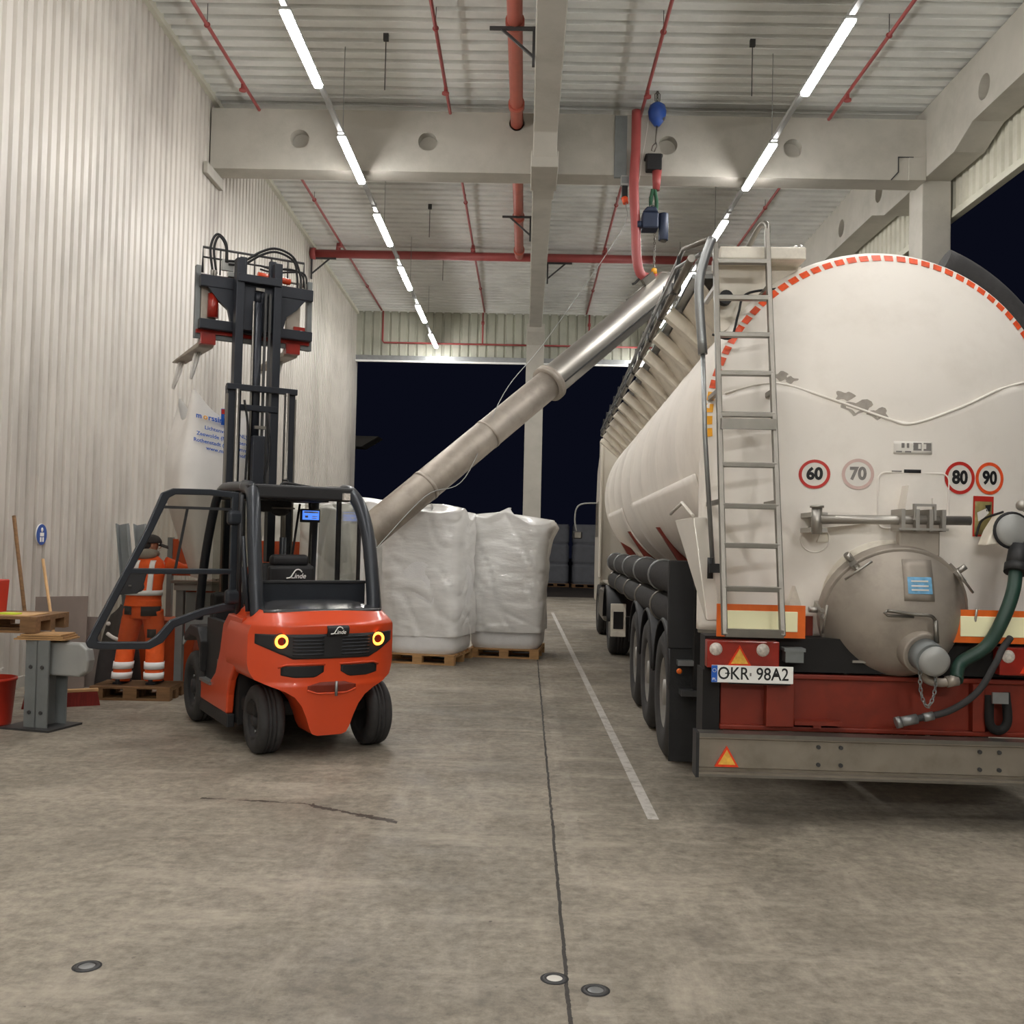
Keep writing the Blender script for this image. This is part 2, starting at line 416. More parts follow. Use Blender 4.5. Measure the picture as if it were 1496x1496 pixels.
struct(MB().bb(WX - .3, 7.6, -9, BY + .4, -.2, 0).build('floor', M['floor']))
struct(MB().bb(-70, 70, -9, 120, -.4, -.21).build('outdoor_ground', M['mud']))
struct(MB().bb(-70, 70, BY + .4, 120, -.22, -.012).build('outdoor_paving', M['mud']))
struct(MB().bb(7.6, 70, -7, BY + .4, -.22, -.012).build('side_yard', M['mud']))

# left wall: trapezoidal sheet, ribs standing upright
def trapezoid(n0, n1, pitch, depth, lead=.14, flat=.5):
    """profile points (s, d) along the sheet"""
    P = []; k = 0; s = n0
    while s < n1:
        P += [(s, 0), (s + pitch * flat, 0), (s + pitch * (flat + lead), depth), (s + pitch * (1 - lead), depth)]
        s += pitch
    return P
def sheet(P, fn, h0, h1):
    m = MB(); vs = []; fs = []
    for s, d in P: vs += [fn(s, d, h0(s)), fn(s, d, h1(s))]
    for i in range(len(P) - 1): fs.append((2 * i, 2 * i + 2, 2 * i + 3, 2 * i + 1))
    return m._add(vs, fs)
struct(sheet(trapezoid(-9, BY - .55, .215, .05, .1, .52), lambda s, d, h: (WX - d, s, h), lambda s: 0, lambda s: ceil_z(s) + .1)
       .build('wall_left', M['wall'], solid=.012))
struct(MB().bb(WX - .3, WX + .02, BY - .62, BY + .3, 0, ceil_z(BY)).build('trim_1', M['wall'], bevel=.01))      # flat jamb at the gate
struct(MB().bar((WX + .04, -7, ceil_z(-7) - .03), (WX + .04, BY, ceil_z(BY) - .03), .1, .14).build('trim_2', M['header']))
struct(MB().bb(WX - .02, WX + .03, -7, BY - .6, 0, .12).build('baseboard_left', M['conc']))

struct(MB().bb(WX - .3, 7.6, -9.1, -9, 0, 9.9).build('wall_front_bounce', M['header']))  # unseen end wall, added to bounce light up the hall
for fx_, side in ((-3.2, 'left'), (.5, 'middle'), (4.4, 'right')):  # unseen lamps, added to brighten surfaces that face the camera
    fl = thing('fill_lamp', 'white flood lamp added unseen on the end wall behind the viewpoint, %s one' % side, 'lamp', (fx_, -8.9, 6.6))
    MB().bb(-.36, .36, 0, .12, -.24, .24).bb(-.05, .05, -.1, 0, -.1, .1).build('housing', M['grey_p'], fl, bevel=.02)
    MB().bb(-.32, .32, .12, .125, -.20, .20).build('lens', M['fill'], fl)
# roof deck: ribs run across the hall
P = trapezoid(-9, BY + .4, .31, .13, .1, .5)
struct(sheet(P, lambda s, d, h: (h, s, ceil_z(s) + d), lambda s: WX - .3, lambda s: 7.7).build('ceiling', M['deck'], solid=.02))

# back wall above the open gate
struct(sheet(trapezoid(WX, 7.3, .29, .045, .1, .62), lambda s, d, h: (s, BY + d, h), lambda s: 7.72, lambda s: ceil_z(BY) + .1)
       .build('wall_back', M['header_b'], solid=.012))
struct(MB().bb(WX, 7.4, BY - .08, BY + .14, 7.58, 7.76).build('trim_3', M['steel'], bevel=.01))
struct(MB().bb(WX, 7.4, BY - .10, BY - .02, 7.54, 7.60).build('trim_4', M['plate_w'], bevel=.005))

# plate with round pockets (u along, z up); pocket is a real cylindrical recess
def pocket_face(m, u0, u1, z0, z1, holes, fn, depth):
    hs = sorted(holes); last = u0
    for (hu, hz, r) in hs:
        a, b = hu - r * 1.6, hu + r * 1.6
        m._add([fn(last, z0, 0), fn(a, z0, 0), fn(a, z1, 0), fn(last, z1, 0)], [(0, 1, 2, 3)])
        angs = sorted(set([k * 2 * math.pi / 32 for k in range(32)] +
                          [math.atan2(zz - hz, uu - hu) % (2 * math.pi) for uu in (a, b) for zz in (z0, z1)]))
        vs = []; n = len(angs)
        for t in angs:
            c, s = math.cos(t), math.sin(t)
            k = min([((b if c > 0 else a) - hu) / c if abs(c) > 1e-9 else 1e9, ((z1 if s > 0 else z0) - hz) / s if abs(s) > 1e-9 else 1e9])
            vs += [fn(hu + c * k, hz + s * k, 0), fn(hu + c * r, hz + s * r, 0), fn(hu + c * r, hz + s * r, depth)]
        fs = []
        for i in range(n):
            j = (i + 1) % n
            fs += [(3 * i, 3 * j, 3 * j + 1, 3 * i + 1), (3 * i + 1, 3 * j + 1, 3 * j + 2, 3 * i + 2)]
        fs.append(tuple(3 * i + 2 for i in range(n)))
        m._add(vs, fs); last = b
    m._add([fn(last, z0, 0), fn(u1, z0, 0), fn(u1, z1, 0), fn(last, z1, 0)], [(0, 1, 2, 3)])
# cross beam
m = MB(); z0, z1, y0, y1 = 8.14, 9.2, 17.0, 17.48
pocket_face(m, WX + .04, RX, z0, z1, [(-4.06, 8.68, .165), (-1.83, 8.67, .165), (2.33, 8.68, .165), (4.49, 8.66, .165)],
            lambda u, z, d: (u, y0 + d, z), .2)
m._add([(WX + .04, y0, z0), (RX, y0, z0), (RX, y1, z0), (WX + .04, y1, z0), (WX + .04, y0, z1), (RX, y0, z1), (RX, y1, z1), (WX + .04, y1, z1)],
       [(0, 1, 2, 3), (7, 6, 5, 4), (3, 2, 6, 7), (0, 3, 7, 4), (1, 5, 6, 2)])
struct(m.build('cross_beam', M['conc']))
struct(MB().bb(RX - .3, RX, y0 - .012, y0 + .01, 8.14, 8.55).build('beam_seat', M['conc'], bevel=.01))
struct(MB().bb(6.30, 6.56, 16.985, 17.005, 8.53, 8.545).bb(6.295, 6.31, 16.985, 17.005, 8.27, 8.545).bar((6.30, 16.995, 8.275), (6.18, 16.995, 8.14), .02, .015, (0, 1, 0)).build('beam_joint', M['steel_d']))
struct(MB().bb(WX + .02, WX + .1, 16.7, 17.6, 7.95, 8.15).build('beam_bearing', M['conc'], bevel=.01))
# centre beam running away from the camera, haunched where it meets the cross beam
def centre(name, ya, yb, hz):
    pr = [(ya, 8.5), (yb, 8.5), (yb, 9.35), (ya, 9.35)]
    if hz == 'front': pr = [(ya, 8.5), (yb - .9, 8.5), (yb - .62, 8.16), (yb, 8.16), (yb, 9.35), (ya, 9.35)]
    if hz == 'back': pr = [(ya, 8.1), (ya + .7, 8.1), (ya + 1.0, 8.5), (yb, 8.5), (yb, 9.3), (ya, 9.3)]
    struct(MB().prism(pr, (0.0, 0, 0), (0, 1, 0), (0, 0, 1), (.40, 0, 0)).build(name, M['conc'], bevel=.02))
centre('centre_beam', -7, 17.0, 'front'); centre('centre_beam', 17.48, BY - .9, 'back')
struct(MB().bb(-.03, .43, 16.36, 17.52, 8.02, 8.30).build('beam_corbel', M['conc'], bevel=.015))
# back centre column with corbel
struct(MB().bb(-.07, .49, BY - 1.0, BY - .5, 0, 8.3).prism([(0, 0), (0, .6), (-.35, .6), (-.35, .35)], (-.07, BY - 1.0, 8.0), (0, 1, 0), (0, 0, 1), (.56, 0, 0))
       .build('column_back', M['conc'], bevel=.015))
# right hand girder with pockets, haunch and column
def girder(name, ya, yb, holes):
    m = MB()
    pocket_face(m, ya, yb, 8.42, 9.42, holes, lambda u, z, d: (RX + d, u, z), .18)
    m._add([(RX, ya, 8.42), (RX, yb, 8.42), (RX + .5, yb, 8.42), (RX + .5, ya, 8.42), (RX, ya, 9.42), (RX, yb, 9.42), (RX + .5, yb, 9.42), (RX + .5, ya, 9.42)],
           [(0, 1, 2, 3), (7, 6, 5, 4), (2, 6, 7, 3), (0, 3, 7, 4), (1, 5, 6, 2)])
    struct(m.build(name, M['conc']))
girder('girder_right', -7, 17.46, [(5.2, 8.8, .19), (10.2, 8.8, .19), (14.85, 8.78, .19)])
girder('girder_right', 17.5, BY, [(19.3, 8.75, .19), (21.6, 8.78, .19), (26, 8.8, .19)])
struct(MB().prism([(15.2, 8.43), (15.9, 8.2), (17.45, 8.2), (17.45, 8.43)], (RX, 0, 0), (0, 1, 0), (0, 0, 1), (.5, 0, 0))
       .prism([(17.5, 8.43), (17.5, 8.2), (19.0, 8.2), (19.7, 8.43)], (RX, 0, 0), (0, 1, 0), (0, 0, 1), (.5, 0, 0)).build('girder_haunch', M['conc'], bevel=.01))
struct(MB().bb(RX, RX + .5, 17.15, 17.75, 0, 8.2).build('column_right', M['conc'], bevel=.015))
struct(MB().bb(RX, RX + .5, BY - .6, BY, 0, 8.42).build('column_corner', M['conc'], bevel=.015))
struct(sheet(trapezoid(-7, BY, .25, .045, .12, .5), lambda s, d, h: (7.36 + d, s, h), lambda s: 7.66, lambda s: 9.4).build('wall_right', M['header'], solid=.012))
struct(MB().bb(7.30, 7.44, -7, BY, 7.56, 7.68).build('trim_5', M['header'], bevel=.008))

# ------------------------------------------------------------------ lamps on their trunking
names = {}
for sx, side in ((-2.98, 'left'), (3.71, 'right')):
    rail = MB().bb(sx - .035, sx + .035, -6, BY - .3, 8.03, 8.09)
    for k in range(22): rail.bb(sx - .045, sx + .045, -5.3 + 1.7 * k, -5.22 + 1.7 * k, 8.02, 8.10)
    tr = thing('light_trunking', 'thin grey lamp trunking running the hall length on the %s' % side, 'light rail', (sx, 0, 8.03))
    o = rail.build('rail', M['grey_l'], tr); o.location = (-sx, 0, -8.03)
    for k in range(8):
        y = -4 + 4.6 * k + .9
        w = MB().cyl((0, y, .06), (0, y, ceil_z(y) - 8.03 + .02), .006, seg=6)
        w.build('suspension_wire', M['steel'], tr)
ordn = ['nearest', 'second', 'third', 'fourth', 'fifth', 'farthest']
proto = None
for sx, side in ((-2.98, 'left'), (3.71, 'right')):
    for k in range(-4, 6):
        y = 11.53 + 3.66 * k
        lab = ('%s glowing tube lamp in view of the %s ceiling row' % (ordn[k] if k >= 0 else 'unseen', side)) if k >= 0 else \
            'white tube lamp of the %s ceiling row above and behind the viewpoint' % side
        if proto is None:
            proto = thing('tube_lamp', lab, 'lamp', (sx, y, 7.95), 0, 'tube lamps in the ceiling rows')
            MB().bb(-.072, .072, 0, 1.95, .045, .08).build('housing', M['grey_l'], proto, bevel=.008)
            pr = [(-.06, .045)] + [(-.062, .03), (-.05, .006), (-.025, -.004), (.025, -.004), (.05, .006), (.062, .03)] + [(.06, .045)]
            MB().prism(pr, (0, .02, 0), (1, 0, 0), (0, 0, 1), (0, 1.91, 0)).build('diffuser', M['lamp'], proto)
            t = proto
        else: t = copy_tree(proto)
        t.location = (sx, y, 7.95); t['label'] = lab

# ------------------------------------------------------------------ sprinkler and supply pipes
def pipe_y(name, x, ya, yb, r, label, z=9.1, m='pipe', n=0, drops=()):
    t = thing(name, label, 'pipe', (x, ya, z))
    MB().cyl((0, 0, 0), (0, yb - ya, 0), r, seg=14).build('pipe_run', M[m], t)
    for k in range(n):
        yy = (k + .6) * (yb - ya) / n
        MB().torus((0, yy, 0), r + .008, .012, (0, 1, 0), 14, 6).build('clip', M['pipe2'], t)
        MB().cyl((0, yy, r), (0, yy, ceil_z(ya + yy) - z), .006, seg=6).build('hanger', M['steel_d'], t)
    for d in drops:
        MB().cyl((0, d - ya, 0), (0, d - ya, -.1), .03, seg=10).cyl((0, d - ya, -.1), (0, d - ya, -.13), .06, seg=12).build('sprinkler_head', M['pipe2'], t)
    return t
t = pipe_y('supply_pipe', -.29, -5, 24.95, .11, 'wide red supply pipe beside the concrete centre beam', 9.02, 'pipe', 0)
for yy in (13.6, 16.2, 17.0, 19.2, 21.9, 24.4):
    MB().cyl((0, yy + 5, 0), (0, yy + 5.16, 0), .135, seg=18).build('pipe_coupling', M['pipe'], t)
t = thing('cross_pipe', 'horizontal red main pipe crossing the hall beneath the roof', 'pipe', (0, 25.1, 9.02))
MB().cyl((WX + .05, 0, 0), (6.7, 0, 0), .105, seg=18).build('pipe_run', M['pipe2'], t)
MB().cyl((WX + .03, 0, 0), (WX + .16, 0, 0), .15, seg=18).build('end_flange', M['pipe2'], t)
for x in (-4.92, -1.47, 1.9, 5.05):
    MB().cyl((x, 0, .04), (x, 0, .28), .07, .045, 14).build('branch_tee', M['pipe2'], t)
for x, lab, n in ((-4.78, 'thin red sprinkler pipe nearest the left corrugated wall', 5), (-1.45, 'thin red sprinkler pipe between left lamps and supply pipe', 5),
                  (1.85, 'thin red sprinkler pipe just right of the centre beam', 5), (5.1, 'thin red sprinkler pipe right of the right lamp row', 5)):
    pipe_y('sprinkler_pipe', x, -5, BY - .35, .028, lab, 9.18, 'pipe2', n, (6.0, 16.0, 24.6))
t = thing('loop_pipe', 'thin red pipe loop running in front of the back header wall', 'pipe', (0, BY - .2, 8.1))
MB().tube([(-4.75, 0, 1.08), (-4.75, 0, .12), (-4.7, 0, .05), (6.2, 0, .05)], .03, 10).build('pipe_run', M['pipe2'], t)
for x in (-1.5, 1.95, 5.1):
    MB().cyl((x, 0, .05), (x, 0, 1.08), .028, seg=8).cyl((x, 0, .7), (x, 0, .8), .05, seg=10).build('drop_pipe', M['pipe2'], t)
def bracket(loc, label, sgn=-1):
    t = thing('pipe_bracket', label, 'bracket', loc)
    MB().bb(-.02, .02, -.03, .03, -.55, .0).build('post', M['steel_d'], t)
    MB().bb(sgn * .62, 0, -.025, .025, -.04, .0).build('arm', M['steel_d'], t)
    MB().bar((0, 0, -.42), (sgn * .45, 0, -.03), .035, .035).build('brace', M['steel_d'], t)
bracket((-.02, 13.6, 8.92), 'black triangular pipe bracket nearest the camera on the centre beam')
bracket((-.02, 21.6, 8.92), 'black triangular pipe bracket on centre beam behind the cross beam')
bracket((.44, 25.15, 8.92), 'black triangular bracket right of the centre beam under the cross pipe', 1)
bracket((WX + .06, 25.1, 8.92), 'dark bracket holding the cross pipe at the left wall', 1)
i = 0
for (x, y, lab) in ((-2.28, 14.9, 'dark ceiling hanger rod beside the nearest left lamp'), (-2.3, 22.2, 'dark ceiling hanger rod right of the left lamp row'),
                    (-2.3, 25.9, 'dark ceiling hanger rod above the red cross pipe'), (3.3, 14.9, 'dark ceiling hanger rod left of the nearest right lamp'),
                    (2.6, 21.5, 'dark ceiling hanger rod behind the hoist'), (2.95, 11.6, 'dark ceiling hanger rod left of the right lamp row')):
    t = thing('hanger_rod', lab, 'hanger', (x, y, 8.6))
    MB().cyl((0, 0, 0), (0, 0, ceil_z(y) - 8.6), .008, seg=6).build('rod', M['steel_d'], t)
    MB().bb(-.04, .04, -.03, .03, ceil_z(y) - 8.72, ceil_z(y) - 8.58).build('clamp', M['steel_d'], t)
# ================================================================== TANK TRAILER
YAW = -.023
TR = thing('tank_trailer', 'white silo tank semi-trailer with rear ladder, cone outlet and red chassis', 'tanker trailer', (2.38, 6.3, 0), YAW)
XC, ZC, RT = .08, 2.62, 1.27
SEAM = [(-1.30, 2.60), (-1.16, 2.74), (-1.01, 2.83), (-.8, 2.88), (-.63, 2.87), (-.35, 2.76), (.0, 2.63), (.17, 2.60), (.5, 2.72), (.8, 2.86), (1.05, 2.94), (1.35, 2.90)]
def seam_z(x):
    for (a, p), (b, q) in zip(SEAM, SEAM[1:]):
        if x <= b: return p + (q - p) * (x - a) / (b - a)
    return SEAM[-1][1]
def D(x, z, off=0.0):
    # upper dish is domed; the lower end panel below the seam only curves sideways
    dz = z - ZC
    y = .30 + .27 * ((x - XC) ** 2 + dz * dz * (1 if dz > 0 else .10)) - (.008 if z < seam_z(x) else 0)
    return (x, y - off, z)
prof = [(1.18 * k / 14, .30 + .27 * (1.18 * k / 14) ** 2) for k in range(15)]
prof += [(1.215, .705), (1.24, .735), (1.258, .78), (RT, .84)]
for y in (1.9, 3.4, 4.9, 6.4, 7.9, 9.4, 10.9):
    prof += [(RT, y - .025), (RT + .004, y - .012), (RT + .004, y + .012), (RT, y + .025)]
prof += [(RT, 12.0), (1.22, 12.15), (.9, 12.35), (0, 12.45)]
tank = MB().lathe(prof, (XC, 0, ZC), (0, 1, 0), 96).build('tank', M['white'], TR)
# saddle sheet wrapped round the lower left flank
def shell(a, y, off): return (XC + (RT + off) * math.sin(a), y, ZC + (RT + off) * math.cos(a))
aS0, aS1 = R_(-105), R_(-150)
MB().grid(lambda u, v: shell(aS0 + (aS1 - aS0) * u, 1.0 + 5.6 * v, .02), 16, 12).build('saddle_plate', M['white'], TR, solid=.018)
MB().grid(lambda u, v: shell(aS0 + (aS1 - aS0) * u, 8.1 + 3.4 * v, .02), 16, 8).build('saddle_plate', M['white'], TR, solid=.018)
# weld seam waving across the rear dish
P = smooth_path([Vector((x, z, 0)) for x, z in ((-1.01, 2.83), (-.8, 2.88), (-.63, 2.87), (-.35, 2.76), (.0, 2.63), (.17, 2.60), (.5, 2.72), (.8, 2.86), (1.05, 2.94))], 8)
MB().tube([D(p.x, p.y - .002, .002) for p in P], .009, 8).build('dish_seam', M['white'], TR)
# dirty scrapes along the seam
for cx, cz, r in ((-.18, 2.70, .07), (-.05, 2.66, .05), (-.27, 2.78, .045), (-.66, 2.93, .04), (-.6, 2.9, .03)):
    pts = [(cx + r * (1.3 + .4 * math.sin(3 * a + cx * 40)) * math.cos(a), cz + r * (.7 + .25 * math.sin(4 * a + cz * 20)) * math.sin(a)) for a in [k * .2618 for k in range(24)]]
    MB()._add([D(cx, cz, .003)] + [D(x, z, .003) for x, z in pts], [(0, i + 1, (i + 1) % 24 + 1) for i in range(24)]).build('scrape_mark', M['scrape'], TR)
# contour tape: separate small rectangles round the dish rim (each one printed piece)
def tape(a, col, rad=1.195, w=.030, h=.023):
    c, s = math.cos(a), math.sin(a); m = MB(); vs = []
    for da, dr in ((-w, -h), (w, -h), (w, h), (-w, h)):
        A = a + da / rad * 1.0; r = rad + dr
        vs.append(D(XC + r * math.sin(A), ZC + r * math.cos(A), .004))
    m._add(vs, [(0, 1, 2, 3)])
    o = m.build('contour_tape', col, TR, solid=.002); o['label'] = 'reflective contour marking'
a = -93
while a < 58:
    tape(R_(a), M['tape_y'] if a < -78 else M['tape'])
    a += 4.15
# lower end panel below the seam, with returned side edges
def panel(u, v):
    x = -1.155 + 2.40 * u
    zt = min(seam_z(x), ZC + (max(.01, 1.235 ** 2 - (x - XC) ** 2)) ** .5)
    z = 1.165 + (zt - 1.165) * v
    return D(x, z - 1e-4)
m = MB().grid(panel, 60, 30)
for x in (-1.155, 1.245):
    m.grid(lambda u, v: (x, panel(0 if x < 0 else 1, v)[1] + (.82 - panel(0 if x < 0 else 1, v)[1]) * u, panel(0 if x < 0 else 1, v)[2]), 3, 20)
m.build('end_panel', M['white'], TR, solid=.008)
MB().grid(lambda u, v: (lambda p: (p[0], p[1] - .012 + .05 * v, 1.165))(D(-1.15 + 2.39 * u, 1.17)), 30, 1, False).build('panel_edge', M['alu'], TR, solid=.022)
fa = [(-1.26, 1.30, 1.95), (-1.25, .42, 1.95), (-1.165, .30, 1.26), (-1.165, .36, 1.26)]
MB()._add(fa + [(p[0] + .10, p[1] + .02, p[2]) for p in fa], [(0, 1, 2, 3), (7, 6, 5, 4), (0, 4, 5, 1), (1, 5, 6, 2), (2, 6, 7, 3), (3, 7, 4, 0)]).build('side_fairing', M['cab'], TR, bevel=.01)
MB().tube([(-1.28, 1.4, 2.0), (-1.28, .75, 2.06), (-1.25, .42, 1.96)], .012, 8).build('fairing_rail', M['cab'], TR)

# ---- speed roundels, stickers
def roundel(cx, cz, r, txt, ringm, inkm):
    m = MB(); n = 36; vs = [D(cx + (r * q) * math.cos(2 * math.pi * k / n), cz + (r * q) * math.sin(2 * math.pi * k / n), .004) for q in (1, .80) for k in range(n)]
    m._add(vs, [(k, (k + 1) % n, n + (k + 1) % n, n + k) for k in range(n)])
    o = m.build('speed_roundel', ringm, TR, solid=.002); o['label'] = 'speed roundel %s' % txt
    m = MB(); m._add([D(cx, cz, .0035)] + [D(cx + r * .81 * math.cos(2 * math.pi * k / n), cz + r * .81 * math.sin(2 * math.pi * k / n), .0035) for k in range(n)],
                     [(0, k + 1, (k + 1) % n + 1) for k in range(n)])
    m.build('roundel_face', M['sign_w'], o)
    text_obj(txt, r * 1.12, inkm, o, 'numeral', lambda x, y: D(cx + x * .92, cz + y, .0055), bold=.005)
roundel(-.451, 2.254, .098, '60', M['sign_r'], M['ink'])
roundel(-.180, 2.256, .102, '70', M['sign_f'], M['ink_g'])
roundel(.499, 2.246, .108, '80', M['sign_r'], M['ink'])
roundel(.722, 2.251, .108, '90', M['tape'], M['ink'])
def patch(name, x0, x1, z0, z1, m, off=.004, n=4):
    return MB().grid(lambda u, v: D(x0 + (x1 - x0) * u, z0 + (z1 - z0) * v, off), n, n).build(name, m, TR, solid=.0015)
o = patch('maker_sticker', .045, .30, 2.395, 2.478, M['sign_w'])
p = MB().grid(lambda u, v: D(.172 + .122 * u, 2.418 + .052 * v, .0055), 3, 2).build('dark_field', M['ink_g'], o)
for i, (x, w, z) in enumerate(((.105, .02, 2.45), (.138, .016, 2.45), (.215, .018, 2.446), (.25, .02, 2.446))):
    MB().grid(lambda u, v: D(x - w / 2 + w * u, z - .016 + .032 * v, .0068), 1, 1).build('printed_letter', M['ink_g'] if x < .17 else M['sign_w'], o)
MB().grid(lambda u, v: D(.06 + .1 * u, 2.404 + .01 * v, .006), 1, 1).build('printed_line', M['ink_g'], o)
patch('black_label', .115, .228, 2.27, 2.292, M['ink'])
patch('thin_label', .035, .10, 2.275, 2.283, M['ink_g'])
def outline(x0, x1, z0, z1, r):
    P = arc(x1 - r, z1 - r, r, 0, 90, 5) + arc(x0 + r, z1 - r, r, 90, 180, 5) + arc(x0 + r, z0 + r, r, 180, 270, 5) + arc(x1 - r, z0 + r, r, 270, 360, 5)
    return [D(x, z, .002) for x, z in P]
MB().tube(outline(-.05, .42, 1.9, 2.27, .05), .007, 6, closed=True).build('raised_panel_edge', M['white'], TR)
MB().tube([D(-.44 + .09 * math.cos(2 * math.pi * k / 20), 1.82 + .09 * math.sin(2 * math.pi * k / 20), .002) for k in range(20)], .006, 6, closed=True).build('round_pad', M['white'], TR)
o = patch('warning_sticker', .60, .755, 1.86, 2.13, M['warn']); o['label'] = 'olive warning sticker with red border'
MB().grid(lambda u, v: D(.60 + .155 * u, 2.095 + .035 * v, .0065), 3, 1).grid(lambda u, v: D(.60 + .155 * u, 1.86 + .012 * v, .0065), 3, 1) \
    .grid(lambda u, v: D(.60 + .012 * u, 1.86 + .27 * v, .0065), 1, 3).grid(lambda u, v: D(.743 + .012 * u, 1.86 + .27 * v, .0065), 1, 3).build('sticker_border', M['sign_r'], o)
MB()._add([D(x, z, .0065) for x, z in ((.63, 2.02), (.70, 2.05), (.72, 2.02), (.68, 1.985), (.64, 1.96))], [(0, 1, 2, 3, 4)]).build('pictogram', M['sign_w'], o)
MB()._add([D(x, z, .0065) for x, z in ((.69, 2.07), (.735, 2.075), (.73, 2.03), (.7, 2.03))], [(0, 1, 2, 3)]).build('pictogram', M['ink'], o)

# ---- hinge arm over the cone
m = MB().cyl((-.49, .15, 1.85), (-.49, .15, 2.02), .034, seg=14).cyl((-.49, .15, 2.02), (-.49, .15, 2.035), .045, seg=14)
m.build('hinge_post', M['stain'], TR)
MB().bb(-.53, -.42, .15, .42, 1.96, 1.99).bb(-.53, -.42, .15, .42, 1.86, 1.89).build('hinge_plate', M['stain'], TR)
MB().cyl((-.47, .14, 1.945), (.47, .10, 1.955), .030, seg=16).build('hinge_arm', M['stain'], TR)
MB().prism([(-.44, 1.89), (-.1, 1.93), (-.16, 2.0), (-.4, 2.0)], (0, .30, 0), (1, 0, 0), (0, 0, 1), (0, .02, 0)).build('arm_gusset', M['white'], TR)
m = MB()
for x in (.03, .12, .205, .285):
    m.bb(x - .012, x + .012, .05, .25, 1.88, 2.02)
m.bb(.0, .31, .04, .075, 1.885, 1.90).bb(.10, .24, .06, .09, 2.04, 2.055).bb(.225, .24, .06, .09, 1.95, 2.05).bb(.10, .115, .06, .09, 1.95, 2.05)
m.build('arm_clamp', M['stain'], TR)
MB().prism([(.08, 2.02), (.15, 2.02), (.125, 2.18), (.105, 2.18)], (0, .17, 0), (1, 0, 0), (0, 0, 1), (0, .2, 0)).build('lug', M['white'], TR)
MB().prism([(.27, 2.1), (.40, 1.94), (.27, 1.94)], (0, .2, 0), (1, 0, 0), (0, 0, 1), (0, .02, 0)).build('lug', M['white'], TR)
MB().bb(.02, .28, .10, .16, 1.72, 1.93).build('arm_bracket', M['stain_dull'], TR, bevel=.01)

# ---- discharge flange and cone
FC = Vector((.035, .27, 1.345)); AX = Vector((0, -.93, -.37)).normalized(); UP = Vector((1, 0, 0)).cross(AX).normalized()
if UP.z < 0: UP = -UP
OUT = Vector((.125, .02, 1.125))
MB().lathe([(.40, -.04), (.475, -.04), (.475, .045), (.40, .045), (.40, -.04)], FC, AX, 48).build('flange_ring', M['stain_dull'], TR, bevel=.006)
MB().lathe([(.43, -.35), (.43, -.03)], FC, AX, 40).build('outlet_neck', M['white2'], TR)
n = 48; cone = MB()
def cone_pt(u, v):
    a = 2 * math.pi * u
    p0 = FC + AX * .05 + (Vector((1, 0, 0)) * math.cos(a) + UP * math.sin(a)) * .455
    ax2 = Vector((.05, -.95, -.3)).normalized(); u2 = Vector((1, 0, 0)); w2 = u2.cross(ax2).normalized() * -1
    if w2.z < 0: w2 = -w2
    p1 = OUT + (u2 * math.cos(a) + w2 * math.sin(a)) * .10
    b = 4 * v * (1 - v) * .05
    return p0.lerp(p1, v) + AX * b
MB().grid(cone_pt, 48, 8).build('outlet_cone', M['stain_dull'], TR)
CPTS = [cone_pt(i / 160, j / 60) for i in range(161) for j in range(61)]
def cone_at(x, z, off):
    c = sorted(CPTS, key=lambda p: (p.x - x) ** 2 + (p.z - z) ** 2 + (.02 if p.y > .35 else 0))[:6]
    return Vector((x, sum(p.y for p in c) / 6 - off, z))
MB().grid(lambda u, v: cone_at(.015 + .19 * u, 1.44 + .26 * v, .006), 4, 6).build('cone_strap', M['stain_dull'], TR, solid=.004)
st = MB().grid(lambda u, v: cone_at(.035 + .155 * u, 1.485 + .105 * v, .012), 3, 3).build('blue_sticker', M['sticker'], TR)
for v in (1.505, 1.53, 1.56):
    MB().grid(lambda a, b: cone_at(.055 + .11 * a, v + b * .009, .016), 2, 1).build('printed_line', M['sign_w'], st)
for ang in (130, 40, 178, 2, 235, 305):
    a = R_(ang); dd = Vector((1, 0, 0)) * math.cos(a) + UP * math.sin(a)
    b = FC + dd * .475
    m = MB().bar(b - AX * .07, b + AX * .10, .05, .03, dd).cyl(b + AX * .1 + dd * .0, b + AX * .16, .012, seg=8)
    m.cyl(b + AX * .02, b + dd * .07 + AX * .02, .02, seg=10)
    t = dd.cross(AX).normalized()
    m.cyl(b + AX * .16 - t * .10, b + AX * .16 + t * .10, .008, seg=8)
    m.build('swing_bolt', M['stain'], TR)
for x, z in ((-.36, 1.86), (.42, 1.86), (-.56, 1.38), (.53, 1.42)):
    MB().prism([(x - .07, z - .06), (x + .05, z - .06), (x - .01, z + .12)], (0, .36, 0), (1, 0, 0), (0, 0, 1), (0, .25, 0)).build('bolt_lug', M['white2'], TR)
# valve with end cap, lever
VA = Vector((.14, -.96, -.25)).normalized()
MB().cyl(OUT - VA * .04, OUT + VA * .06, .135, seg=28).build('valve_body', M['stain_dull'], TR, bevel=.01)
MB().cyl(OUT + VA * .06, OUT + VA * .15, .105, .098, 24).build('valve_neck', M['grey_p'], TR)
MB().lathe([(0, .20), (.06, .20), (.088, .185), (.095, .15), (.095, .10)], OUT + Vector((.015, 0, -.01)), VA, 28).build('end_cap', M['grey_l'], TR)
L0 = OUT + Vector((.06, -.10, .20))
MB().tube(smooth_path([L0, L0 + Vector((-.04, -.02, .03)), L0 + Vector((-.14, -.02, .035)), L0 + Vector((-.30, -.02, .055))], 6), .011, 8) \
    .tube([L0 + Vector((-.14, -.02, .02)), L0 + Vector((-.30, -.02, .025)), L0 + Vector((-.32, -.02, .04)), L0 + Vector((-.30, -.02, .055))], .009, 8) \
    .cyl(L0 + Vector((0, 0, .0)), L0 + Vector((.01, .0, -.14)), .016, seg=10).build('valve_lever', M['alu'], TR)
